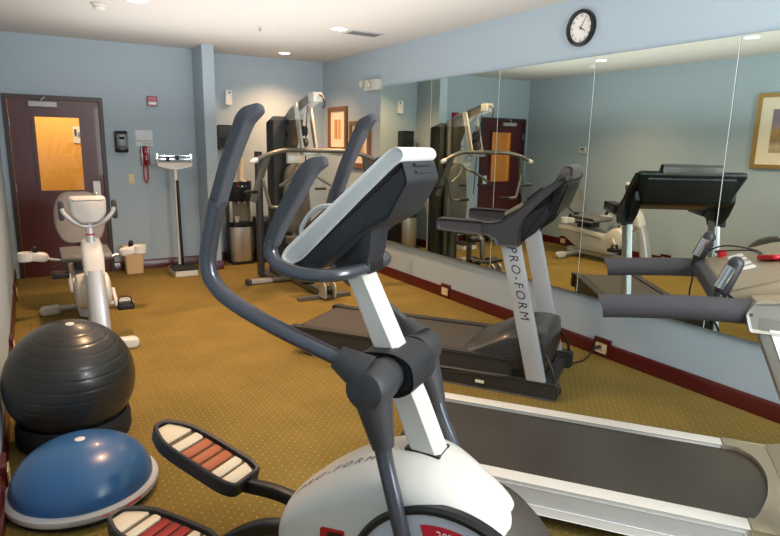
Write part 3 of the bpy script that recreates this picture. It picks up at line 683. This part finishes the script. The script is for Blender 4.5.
# ------------------------------------------------------------------ pale treadmill (right foreground)
T2 = thing('treadmill', 'pale treadmill with white side rails cut off by the right picture edge', 'treadmill', (2.518, 1.244, 0), R_(38))
def B2(mb, name, mat, parent=None, label=None): return mb.build(name, mat, parent or T2, flip=True, label=label)
for s in (1, -1):
    X = lambda a, b: sorted((s*a, s*b))
    a, b = X(.312, .392); B2(MB().prism(fillet([(-1.44, .165), (.012, .165), (.012, .203), (-1.44, .203)], .008), a, b, .008), 'side_rail', OFFW)
    a, b = X(.385, .400); B2(MB().prism(fillet([(-1.44, .075), (-.01, .075), (-.01, .188), (-1.44, .188)], .008), a, b, .004), 'side_skirt', LGREY)
    a, b = X(.398, .408); B2(MB().prism(fillet([(-1.44, .075), (-.01, .075), (-.01, .115), (-1.44, .115)], .008), a, b, .003), 'skirt_trim', WHITE)
    a, b = X(.31, .398); B2(MB().prism(fillet([(.010, .16), (.09, .16), (.09, .208), (.010, .207)], .008), a, b, .006), 'rail_end', TAN)
    a, b = X(.305, .41); B2(MB().prism(fillet([(-1.52, .07), (-1.43, .065), (-1.43, .21), (-1.48, .205), (-1.53, .15)], .02), a, b, .01), 'end_cap', CHAR)
    a, b = X(.30, .36); B2(MB().rbox(a, b, -1.40, -1.32, 0, .09, .01), 'rear_foot', RUBBER); B2(MB().rbox(a, b, -.10, .0, 0, .09, .01), 'front_foot', RUBBER)
B2(MB().box(-.385, .385, -1.43, -.0, .085, .150), 'deck', CHAR2)
B2(MB().prism(cat2([(-1.45, .10), (-1.49, .120), (-1.49, .172), (-1.45, .188)], 3)+[(.20, .188), (.20, .152), (-1.43, .152)], -.305, .305), 'running_belt', BELT)
# motor cover: plate with a curved edge over the belt, then the raised hood
arc = [(-.39, .085), (-.315, .03)]+cat2([(-.305, .035), (-.24, .068), (-.10, .118), (.05, .145), (.16, .143), (.25, .118), (.305, .06), (.315, .03)], 4)+[(.39, .085), (.39, .30), (-.39, .30)]
B2(MB().prism(arc, .186, .207, .004, 'xy'), 'belt_cover', TAN)
hp = [(.185, .16), (.20, .206), (.30, .235), (.50, .255), (.68, .24), (.76, .18), (.77, .10), (.74, .03), (.02, .03), (.02, .14), (.2, .15)]
m = MB(); m.loft([[(x, a, b) for a, b in inset(hp, d)] for x, d in ((-.41, .02), (-.40, .004), (-.36, 0), (.36, 0), (.40, .004), (.41, .02))]); B2(m, 'motor_hood', TAN)
for s in (-1, 1):
    xa, xb = sorted((s*.385, s*.455)); rr = []
    for z, f0, f1 in ((.02, .22+.1*(s > 0), .42+.1*(s > 0)), (.25, .205+.16*(s > 0), .36+.12*(s > 0)), (.70, .045+.16*(s > 0), .20+.12*(s > 0)), (1.0, -.085+.16*(s > 0), .09+.12*(s > 0)), (1.04, -.09+.16*(s > 0), .12+.12*(s > 0))):
        qq = fillet([(xa, f0), (xb, f0), (xb, f1), (xa, f1)], .014, 2); rr.append([(x, f, z) for x, f in qq])
    u_ = B2(MB().loft(rr), 'upright', SILVD)
    x = -.4565 if s < 0 else .4565; xa, xb = sorted((s*.455, s*.458)); rr = []
    if s < 0: B2(MB().prism([(.21, .30), (.345, .30), (.185, .72), (.075, 1.0), (-.045, 1.0), (.085, .70)], xa, xb), 'side_panel', WHITE, u_)
    # silver arm block with tan top
    xa, xb = sorted((s*.355, s*.465)); ab = B2(MB().prism(fillet([(-.105, .985), (-.125, 1.05), (-.10, 1.09), (.02, 1.105), (.30, 1.13), (.30, 1.03), (.0, .985)], .012), xa, xb, .012), 'arm_block', SILVD)
    xa, xb = sorted((s*.362, s*.458)); B2(MB().prism(fillet([(-.10, 1.088), (.02, 1.104), (.30, 1.129), (.30, 1.134), (.02, 1.112), (-.095, 1.096)], .002), xa, xb), 'top_trim', TAN, ab)
    p = [(s*.41, -.588, 1.013), (s*.41, -.45, 1.028), (s*.41, -.27, 1.042), (s*.41, -.10, 1.046)]
    hr = MB(); hr.tube(p, .044, 18, 3)
    # slanted nose of the grip
    for v in hr.v:
        if v.y < -.59: v.y += (1.013-v.z)*.35
    B2(hr, 'handrail_grip', FOAMD, ab)
    gs = B2(MB().tube([(s*.375, -.20, 1.06), (s*.365, -.195, 1.105), (s*.36, -.185, 1.125)], .016, 12, 3), 'sensor_stem', CHAR2)
    B2(MB().tube([(s*.36, -.188, 1.105), (s*.358, -.155, 1.205)], .027, 14, 1, True), 'pulse_grip', CHAR2, gs)
    B2(MB().tube([(s*.36-.008, -.200, 1.115), (s*.358-.008, -.168, 1.195)], .0215, 12), 'sensor_plate', CHROME, gs)
cf = fillet([(-.175, 1.085), (-.16, 1.105), (.10, 1.200), (.16, 1.208), (.17, 1.18), (.10, 1.10), (-.10, 1.055), (-.16, 1.065)], .012)
cs = B2(MB().prism(cf, -.35, .35, .01), 'console', T2FACE)
B2(MB().prism(fillet([(-.215, 1.045), (-.205, 1.085), (-.175, 1.102), (-.10, 1.040), (-.18, 1.03)], .01), -.352, .352, .006), 'console_lip', CHAR, cs)
def cz(f): return 1.105+(f+.16)*(.095/.26)
for i in range(4):
    x = .22-.09*i
    B2(MB().prism([(-.09, cz(-.09)+.0005), (-.035, cz(-.035)+.0005), (-.035, cz(-.035)+.004), (-.09, cz(-.09)+.004)], x-.025, x+.025), 'button', WHITE, cs)
B2(MB().prism([(.04, cz(.04)+.0005), (.09, cz(.09)+.0005), (.09, cz(.09)+.004), (.04, cz(.04)+.004)], -.25, .0), 'display', BLACKG, cs)
kc = B2(MB().rbox(.285, .325, -.12, -.085, cz(-.12)+.004, cz(-.12)+.034, .008), 'safety_clip', RED, cs)
kd = B2(MB().tube([(.03, .0, cz(0)+.012), (-.05, .035, cz(.03)+.018)], .012, 8, 1, True, sq=(1.6, .9)), 'safety_key', RED, cs)
B2(MB().tube([(.30, -.12, cz(-.12)+.02), (.24, -.13, cz(-.1)+.03), (.15, -.02, cz(0)+.02), (.02, .0, cz(0)+.02), (.20, .01, cz(0)+.015), (.33, -.10, 1.17), (.345, -.19, 1.10), (.33, -.21, .98), (.35, -.21, .93), (.325, -.215, .96), (.33, -.21, .88), (.332, -.21, .78)], .0035, 6, 6), 'safety_cord', BLACK, cs)
for s in (-1, 1): B2(MB().lathe([(.048, 1.108), (.050, 1.119), (.042, 1.121), (.038, 1.112), (.005, 1.111)], (s*.405, .17, 0.015), 'z', 24), 'cup_holder', LGREY, cs)

# ------------------------------------------------------------------ exercise ball on its ring, half dome trainer
rg = MB().lathe([(.225, .001), (.275, .001), (.285, .03), (.284, .10), (.277, .126), (.268, .130), (.258, .12), (.232, .06)], (.105, 3.50, 0), 'z', 48).build('ball_ring', RUBBER)
tag(rg, 'black ring base on the carpet under the big dark exercise ball', 'ball base')
prof = []
n = 220; r = .323
for i in range(1, n):
    a = PI*i/n; d = 0
    deg = 180-180*i/n
    for g in (22, 34, 45, 56, 66, 76, 86, 96, 106, 116, 126):
        d += .0018*math.exp(-((deg-g)/.8)**2)
    prof.append(((r-d)*math.sin(a), -(r-d)*math.cos(a)))
t = thing('exercise_ball', 'large dark grey exercise ball resting on black ring', 'exercise ball', (.105, 3.50, .3245))
MB().lathe(prof, n=72).build('ball', BALLM, t)
MB().lathe([(.001, .326), (.018, .326), (.022, .323), (.022, .317)][::-1], n=20).build('valve_plug', OFFW, t)
t.rotation_euler = (R_(8), R_(3), 0)

t = thing('balance_trainer', 'blue half dome balance trainer lying flat side down on carpet', 'balance trainer', (.097, 2.85, 0))
MB().lathe([(.01, .012), (.28, .012), (.292, .002), (.30, .002), (.305, .012), (.305, .028), (.01, .028)], n=56).build('platform_foot', RUBBER, t)
pl = MB().lathe([(.01, .026), (.30, .026), (.317, .030), (.322, .042), (.320, .056), (.308, .066), (.294, .066), (.01, .06)], n=72).build('platform', LGREY, t)
dm = []
for i in range(27):
    a = PI/2*i/26; g = 0
    for q in (20, 28): g += .0012*math.exp(-((90*i/26-q)/1.5)**2)
    dm.append(((.297-g)*math.cos(a)**.92 if i < 26 else .001, .060+(.205-g)*math.sin(a)))
MB().lathe(dm, n=72).build('dome', BLUEV, t)
MB().lathe([(.022, .262), (.022, .268), (.012, .271), (.001, .271)], n=20).build('valve_cap', WHITE, t)
sm = MB(); a0, a1 = R_(-82), R_(-50); sr = []
for i in range(13):
    a = a0+(a1-a0)*i/12; sr.append([(r*math.cos(a), r*math.sin(a), z) for r, z in ((.3195, .052), (.3235, .045), (.3245, .045), (.3205, .0525))])
sm.loft(sr); sm.build('red_stripe', RED, pl)

# ------------------------------------------------------------------ recumbent exercise bike (f towards the camera)
K = thing('recumbent_bike', 'white recumbent exercise bike facing the camera by the left wall', 'exercise bike', (.385, 5.5, 0), 0)
def B3(mb, name, mat, parent=None, label=None): return mb.build(name, mat, parent or K, flip=True, label=label)
for f, w in ((.62, .22), (-.67, .36)):
    s_ = B3(MB().tube([(-w+.06, f, .05), (w-.06, f, .05)], .028, 14), 'stabilizer', SILV)
    for x in (-1, 1): B3(MB().tube([(x*(w-.10), f, .046), (x*w, f, .042)], .042, 12, rnd=True, sq=(1.1, 1)), 'end_cap', SHELL, s_)
B3(MB().prism(fillet([(-.80, .07), (.55, .06), (.55, .12), (-.80, .14)], .02), -.045, .045, .012), 'frame_rail', SILV)
bp_ = cat2([(-.95, .40), (-.93, .47), (-.5, .44), (-.15, .40), (.02, .42), (.06, .30), (.02, .13)], 4)+[(-.55, .14), (-.85, .30)]
m = MB(); m.loft([[(x, a, b) for a, b in inset(bp_, d)] for x, d in ((-.115, .03), (-.105, .008), (-.07, 0), (.07, 0), (.105, .008), (.115, .03))]); B3(m, 'side_housing', LGREY)
for s in (-1, 1):
    B3(MB().tube([(s*.11, -.92, .43), (s*.118, -.5, .42), (s*.118, -.12, .385)], .028, 12, 5, True, sq=(.6, 1.2)), 'seat_rail', SHELL)
hub = B3(MB().lathe([(.01, -.13), (.10, -.13), (.14, -.115), (.15, -.07), (.15, .07), (.14, .115), (.10, .13), (.01, .13)], (0, .10, .37), 'x', 36), 'crank_housing', SHELL)
for s, a in ((1, R_(-52)), (-1, R_(128))):
    dx, dz = math.cos(a)*.17, math.sin(a)*.17
    c_ = B3(MB().tube([(s*.13, .10, .37), (s*.15, .10, .37), (s*.165, .10+dx, .37+dz)], .015, 10), 'crank_arm', SHELL)
    pd = B3(MB().rbox(s*.225-.065, s*.225+.065, .10+dx-.08, .10+dx+.07, .37+dz-.02, .37+dz+.02, .015), 'pedal', BLACK, c_)
    B3(MB().tube([(s*.225-.055, .10+dx, .37+dz), (s*.225-.04, .09+dx, .37+dz+.07), (s*.225+.04, .09+dx, .37+dz+.07), (s*.225+.055, .10+dx, .37+dz)], .011, 8, 5, sq=(1.8, .4)), 'pedal_strap', RUBBER, c_)
# front column: glossy silver below, white head above
cpts = [(.565, .06, .080), (.545, .16, .080), (.505, .32, .078), (.455, .47, .074), (.405, .58, .070)]
rr = []
for f, z, w in [(a, b, c) for a, b, c in cpts]:
    q = fillet([(-w, f-.06), (w, f-.06), (w*.8, f+.06), (-w*.8, f+.06)], .04, 4); rr.append([(x, a, z+(.565-a)*.25) for x, a in q])
B3(MB().loft(rr), 'front_column', SILV)
rr = []
for f, z, w, d in ((.40, .585, .078, .068), (.36, .68, .082, .072), (.32, .755, .080, .07), (.30, .79, .066, .055)):
    q = fillet([(-w, f-d), (w, f-d), (w*.9, f+d), (-w*.9, f+d)], .04, 4); rr.append([(x, a, z+(.40-a)*.25) for x, a in q])
B3(MB().loft(rr), 'column_head', SHELL)
B3(MB().prism(fillet([(.55, .02), (.64, .02), (.63, .10), (.56, .14)], .015), -.085, .085, .012), 'column_foot', SHELL)
B3(MB().prism(fillet([(.10, .36), (.38, .56), (.38, .70), (.30, .70), (.02, .46)], .03), -.055, .055, .02), 'neck_cover', SHELL)
nk = B3(MB().tube([(0, .31, .77), (0, .285, .90), (0, .27, .98)], .032, 16), 'console_stem', SILV)
B3(MB().lathe([(.0325, .862), (.0335, .863), (.0335, .874), (.0325, .875)], (0, .292, 0), 'z', 20), 'stem_label', RED, nk)
hbp = [(-.185, .30, 1.075), (-.165, .31, 1.03), (-.10, .315, .965), (-.04, .30, .935), (.04, .30, .935), (.10, .315, .965), (.165, .31, 1.03), (.185, .30, 1.075)]
hb = B3(MB().tube(hbp, .017, 12, 5), 'handlebar', SILV)
for s in (-1, 1): B3(MB().tube([(s*.188, .30, 1.005), (s*.188, .285, 1.07), (s*.188, .275, 1.115)], .021, 12, 2, True), 'hand_grip', FOAMD, hb)
m = MB(); cq = fillet([(-.135, 1.165), (.135, 1.165), (.128, 1.02), (.06, .955), (-.06, .955), (-.128, 1.02)], .035, 4)
m.loft([[(x, .27+d-(z-1.06)*.35, z) for x, z in inset(cq, e)] for d, e in ((-.035, .006), (-.028, 0), (.015, .0), (.035, .012), (.045, .035))]); cs = B3(m, 'console', LGREY)
m = MB(); m.loft([[(x, .231-(z-1.06)*.35+d, z) for x, z in fillet([(-.09, 1.14), (.09, 1.14), (.09, 1.05), (-.09, 1.05)], .01)] for d in (0, .006)]); B3(m, 'display', INK, cs)
# seat
sp_ = fillet([(-.66, .56), (-.24, .555), (-.19, .585), (-.22, .625), (-.62, .64), (-.67, .62)], .02)
B3(MB().prism(sp_, -.20, .20, .03), 'seat', VINYLL)
bq = []
for s_, w in ((0, .14), (.05, .185), (.2, .215), (.36, .20), (.44, .15), (.46, .10)): bq.append((s_, w))
m = MB(); rr = []
outl = fillet([(-.15, 0), (.15, 0), (.215, .14), (.205, .34), (.13, .46), (-.13, .46), (-.205, .34), (-.215, .14)], .07, 5)
def SB(x, s, d): return (x, -.63-s*.60+d, .66+s*.98)
m.loft([[SB(x, s, d) for x, s in inset(outl, e)] for d, e in ((-.06, .02), (-.05, .0), (-.01, 0), (.005, .012), (.010, .04))]); B3(m, 'backrest', VINYLL)
B3(MB().tube([(0, -.60, .46), (0, -.70, .62), (0, -.82, .86)], .028, 12, 3, sq=(1.4, .8)), 'seat_post', BLACK)
B3(MB().rbox(-.10, .10, -.60, -.34, .47, .56, .02), 'seat_carriage', BLACK)
for s in (-1, 1):
    sb = B3(MB().tube([(s*.06, -.52, .52), (s*.22, -.53, .535), (s*.30, -.54, .55), (s*.36, -.50, .555)], .016, 10, 4), 'side_bar', CHROME)
    B3(MB().lathe([(.045, .545), (.062, .555), (.064, .625), (.057, .628), (.054, .58), (.01, .57)], (s*.46, .55-.03-1.02, 0), 'z', 24), 'cup_holder', SHELL, sb)
    B3(MB().tube([(s*.33, -.50, .575), (s*.41, -.50, .59)], .046, 14, rnd=True, sq=(1, .9)), 'side_grip', SHELL, sb)
    B3(MB().tube([(s*.385, -.49, .61), (s*.392, -.47, .665)], .022, 10, rnd=True), 'shift_lever', BLACK, sb)

# ------------------------------------------------------------------ multi station weight machine (f towards the camera)
Q = thing('weight_machine', 'multi station weight machine with dark shrouded stack in far right corner', 'weight machine', (2.58, 6.5, 0), 0)
def B4(mb, name, mat, parent=None, label=None): return mb.build(name, mat, parent or Q, flip=True, label=label)
B4(MB().prism(fillet([(-.24, .04), (.0, .04), (.0, 1.90), (-.24, 1.83)], .03), -.19, .17, .03), 'stack_shroud', SHROUD)
B4(MB().prism(fillet([(-.50, .02), (.05, .02), (.05, .07), (-.50, .07)], .01), -.25, .16, .01), 'base_plate', GYM)
B4(MB().rbox(-.30, -.23, -.36, -.26, .04, 1.50, .02), 'rear_column', CHAR)
B4(MB().tube([(.02, .025, .06), (.02, .025, 1.84)], .016, 12), 'guide_rod', CHROME)
B4(MB().rbox(.04, .10, .03, .10, .04, 1.93, .02), 'main_upright', GYM)
# boom: tapered plate that rises towards the seat
bq = fillet([(-.05, 1.62), (-.08, 1.86), (.15, 1.98), (.66, 2.105), (.76, 2.09), (.76, 2.02), (.66, 2.00), (.32, 1.90), (.16, 1.62), (.08, 1.52), (.0, 1.52)], .03)
bm_ = B4(MB().prism(bq, -.05, .05, .012), 'boom', GYM)
for f, z in ((.06, 1.83), (.03, 1.70)): B4(MB().lathe([(.005, -.052), (.03, -.052), (.03, .052), (.005, .052)], (0, f, z), 'x', 16), 'pivot_bolt', INK, bm_)
B4(MB().rbox(-.055, .055, .66, .79, 2.015, 2.11, .02), 'boom_cap', GYMW, bm_)
hk = B4(MB().tube([(.02, .80, 2.08), (.03, .86, 2.05), (.035, .88, 1.99), (.03, .865, 1.955), (.02, .845, 1.97)], .010, 8, 5, True), 'cable_hook', INK, bm_)
for x in (-.08, .08):
    B4(MB().prism([(.36, 2.02), (.43, 2.02), (.60, 1.50), (.53, 1.50)], x-.012, x+.012, .003), 'swing_plate', GYMW)
for f, z, r in ((.50, 1.73, .055), (.52, 1.61, .045)):
    pu = B4(MB().lathe([(.005, -.018), (r*.6, -.018), (r, -.02), (r, -.012), (r*.86, -.006), (r*.86, .006), (r, .012), (r, .02), (r*.6, .018), (.005, .018)], (-.03, f, z), 'x', 28), 'pulley', CHAR)
B4(MB().tube([(-.03, .55, 1.73), (-.03, .60, 2.03)], .006, 6), 'cable', INK)
B4(MB().tube([(-.03, .545, 1.72), (-.03, .50, 1.0)], .006, 6), 'cable', INK)
B4(MB().rbox(-.10, .10, .52, .62, 1.475, 1.545, .015), 'press_arm_hub', GYMW)
tb = B4(MB().tube([(-.66, .80, 1.435), (-.52, .78, 1.49), (-.36, .72, 1.525), (-.15, .64, 1.53), (.15, .64, 1.53), (.36, .72, 1.525), (.52, .78, 1.49), (.66, .80, 1.435)], .024, 14, 5), 'cross_arm', GYM)
for s in (-1, 1):
    B4(MB().tube([(s*.66, .80, 1.435), (s*.70, .806, 1.419)], .026, 12, rnd=True), 'end_cap', WHITE, tb)
    pa = B4(MB().tube([(s*.545, .785, 1.48), (s*.60, .74, 1.27), (s*.675, .70, 1.02)], .026, 10, 4, sq=(.6, 1.3)), 'press_arm', GYM)
    B4(MB().tube([(s*.64, .72, 1.12), (s*.76, .76, 1.125)], .018, 10, rnd=True), 'hand_grip', BLACK, pa)
    B4(MB().tube([(s*.585, .76, 1.24), (s*.55, .76, 1.10), (s*.525, .76, 1.0), (s*.49, .76, .965), (s*.38, .76, .965)], .017, 10, 4, True), 'low_handle', GYM, pa)
    B4(MB().tube([(s*.385, .76, .965), (s*.27, .76, .965)], .021, 10, 1, True), 'low_grip', BLACK, pa)
    lg = B4(MB().tube([(s*.03, .30, 1.33), (s*.14, .42, 1.25), (s*.30, .46, 1.15)], .016, 10, 3), 'fly_arm', GYM)
    B4(MB().tube([(s*.10, .50, 1.12), (s*.20, .52, 1.12)], .014, 10, rnd=True), 'pin_grip', BLACK, lg)
# seat post, back and seat pads
B4(MB().tube([(0, .10, .05), (0, .10, 1.40)], .035, 12, sq=(1, 1)), 'seat_upright', GYM)
m = MB(); oq = fillet([(-.15, .62), (.15, .62), (.17, .80), (.13, 1.30), (.07, 1.38), (-.07, 1.38), (-.13, 1.30), (-.17, .80)], .05, 4)
m.loft([[(x, .15+d, z) for x, z in inset(oq, e)] for d, e in ((0, .01), (.01, 0), (.055, 0), (.07, .02))]); B4(m, 'back_pad', VINYL)
B4(MB().rbox(-.11, .11, .16, .20, 1.38, 1.50, .02), 'head_plate', GYMW)
B4(MB().rbox(-.17, .17, .22, .62, .50, .58, .05, .02), 'seat_pad', VINYL)
B4(MB().tube([(0, .60, .52), (0, .74, .44), (0, .78, .20)], .028, 12, 3, sq=(1, 1)), 'leg_lever', GYM)
for z, f in ((.46, .74), (.18, .79)):
    B4(MB().tube([(-.20, f, z), (.20, f, z)], .012, 8), 'roller_bar', CHROME)
    for s in (-1, 1): B4(MB().tube([(s*.07, f, z), (s*.20, f, z)], .045, 14), 'foam_roller', BLACK)
B4(MB().rbox(-.04, .04, -.1, 1.02, .02, .085, .012), 'floor_rail', GYM)
B4(MB().tube([(0, .50, .06), (0, .50, .50)], .028, 12, sq=(1, 1)), 'seat_support', GYM)
for x in (-.055, .055): B4(MB().prism(fillet([(.92, .03), (1.08, .03), (1.08, .16), (1.02, .20), (.94, .16)], .02), x-.008, x+.008, .002), 'pulley_bracket', GYMW)
B4(MB().lathe([(.005, -.03), (.045, -.03), (.05, -.02), (.04, 0), (.05, .02), (.045, .03), (.005, .03)], (0, 1.0, .10), 'x', 24), 'low_pulley', BLACK)
B4(MB().tube([(-.14, .96, .21), (.14, .96, .21)], .022, 12, 1, True), 'foot_roller', BLACK)
ft = B4(MB().rbox(-.50, .30, -.06, .02, .012, .055, .012), 'side_foot', GYMW)
B4(MB().rbox(-.545, -.49, -.07, .03, .002, .06, .012), 'end_cap', CHAR, ft); B4(MB().rbox(.29, .345, -.07, .03, .002, .06, .012), 'end_cap', CHAR, ft)
B4(MB().rbox(-.30, .30, .88, .95, .002, .04, .012), 'front_foot', GYM)

# ------------------------------------------------------------------ water cooler, cup tube, bins, scale
t = thing('water_cooler', 'black and steel water cooler standing in the alcove', 'water cooler', (2.385, 7.83, 0))
m = MB(); m.rbox(-.155, .155, -.13, .15, .0, .035, .02); m.build('plinth', BLACK, t)
MB().rbox(-.155, .155, -.02, .15, .035, 1.09, .02, .008).build('cabinet', BLACK, t)
dq = [(-.150, -.02)]+[(.150*math.sin(a), -.055-.085*math.cos(a)) for a in [R_(-80+160*i/14) for i in range(15)]]+[(.150, -.02)]
dd = MB().prism(dq, .04, .50, .006, 'xy').build('door', STEEL, t)
MB().prism([(x, y*1.03) for x, y in dq], .50, .565, .006, 'xy').build('drip_tray', BLACK, t)
for s in (-1, 1): MB().rbox(min(s*.115, s*.150), max(s*.115, s*.150), -.09, -.02, .565, .84, .01).build('side_post', STEEL, t)
MB().box(-.115, .115, -.028, -.0205, .565, .84).build('splash_panel', M('taupe_panel', '8d8272', .4), t)
hd = MB().prism([(x*1.02, y*1.06) for x, y in dq]+[(.153, .10), (-.153, .10)], .84, 1.10, .012, 'xy').build('head', BLACKG, t)
for x, mt in ((-.05, RED), (.0, WHITE), (.05, M('blue_button', '3060b0', .4))): MB().rbox(x-.012, x+.012, -.158, -.135, 1.03, 1.05, .004).build('button', mt, hd)
for x in (-.04, .04): MB().tube([(x, -.10, .85), (x, -.10, .80)], .012, 10).build('tap', CHROME, t)
MB().lathe([(.03, .566), (.037, .64), (.034, .64), (.028, .57)], (-.06, -.075, 0), n=16).build('drip_grate', OFFW, t)
t = thing('cup_tube', 'pale upright paper cup tube standing on top of the water cooler', 'cup dispenser', (2.405, 7.80, 1.101))
MB().lathe([(.045, 0), (.048, .01), (.040, .03), (.039, .27), (.036, .30), (.02, .31), (.001, .312)], n=24).build('tube', TRANSL, t)
MB().lathe([(.047, .001), (.050, .004), (.050, .016), (.0485, .02)], n=24).build('base_ring', OFFW, t)
t = thing('waste_bin', 'tall black waste bin between water cooler and weight machine', 'waste bin', (2.685, 7.80, 0))
rr = [[(x*k, y*k, z) for x, y in fillet([(-.11, -.13), (.11, -.13), (.11, .13), (-.11, .13)], .03)] for z, k in ((.002, .86), (.57, 1.0))]
MB().loft(rr).build('body', BLACK, t)
rr = [[(x*k, y*k, z) for x, y in fillet([(-.11, -.13), (.11, -.13), (.11, .13), (-.11, .13)], .03)] for z, k in ((.571, 1.03), (.60, 1.03), (.615, .97))]
MB().loft(rr).build('lid', BLACKG, t)
t = thing('waste_bin', 'beige plastic waste bin against the back wall beside the door', 'waste bin', (1.03, 7.80, 0))
q = fillet([(-.115, -.11), (.115, -.11), (.115, .11), (-.115, .11)], .03)
rr = [[(x*k, y*k, z) for x, y in q] for z, k in ((.001, .84), (.31, .98), (.325, 1.02), (.335, 1.02), (.335, .97), (.31, .94), (.012, .80))]
MB().loft(rr).build('body', BEIGE, t)

t = thing('physician_scale', 'white upright balance beam scale with black platform by the pier', 'scale', (1.545, 7.46, 0))
MB().prism(fillet([(-.135, -.20), (.135, -.20), (.135, .20), (-.135, .20)], .015), .004, .075, .006, 'xy').build('base', OFFW, t)
MB().prism(fillet([(-.138, -.205), (.138, -.205), (.138, .14), (-.138, .14)], .015), .076, .095, .005, 'xy').build('platform', RUBBER, t)
MB().tube([(.0, .165, .07), (.0, .165, 1.30)], .024, 12, sq=(1, .8)).build('column', OFFW, t)
MB().tube([(.024, .125, .09), (.016, .125, .6), (.012, .125, 1.09), (.012, .135, 1.12)], .017, 10, 3, True).build('height_rod', BLACK, t)
hd = MB().prism(fillet([(-.205, 1.35), (.205, 1.35), (.205, 1.305), (.15, 1.288), (.03, 1.262), (-.03, 1.262), (-.15, 1.288), (-.205, 1.305)], .012), .13, .20, .008, 'xz').build('beam_head', OFFW, t)
for z in (1.385, 1.425): MB().rbox(-.18, .19, .16, .168, z-.007, z+.007, .003).build('beam', CHROME, t)
for x, z in ((-.08, 1.385), (.03, 1.40)): MB().rbox(x-.02, x+.02, .145, .183, z-.025, z+.03, .006).build('poise', INK, t)
for x in (-.195, .195): MB().rbox(x-.012, x+.012, .150, .178, 1.345, 1.455, .004).build('end_post', CHROME, t)
MB().lathe([(.012, -.22), (.022, -.22), (.022, -.19), (.012, -.19)], (0, .164, 1.39), 'x', 14).build('balance_knob', CHROME, t)
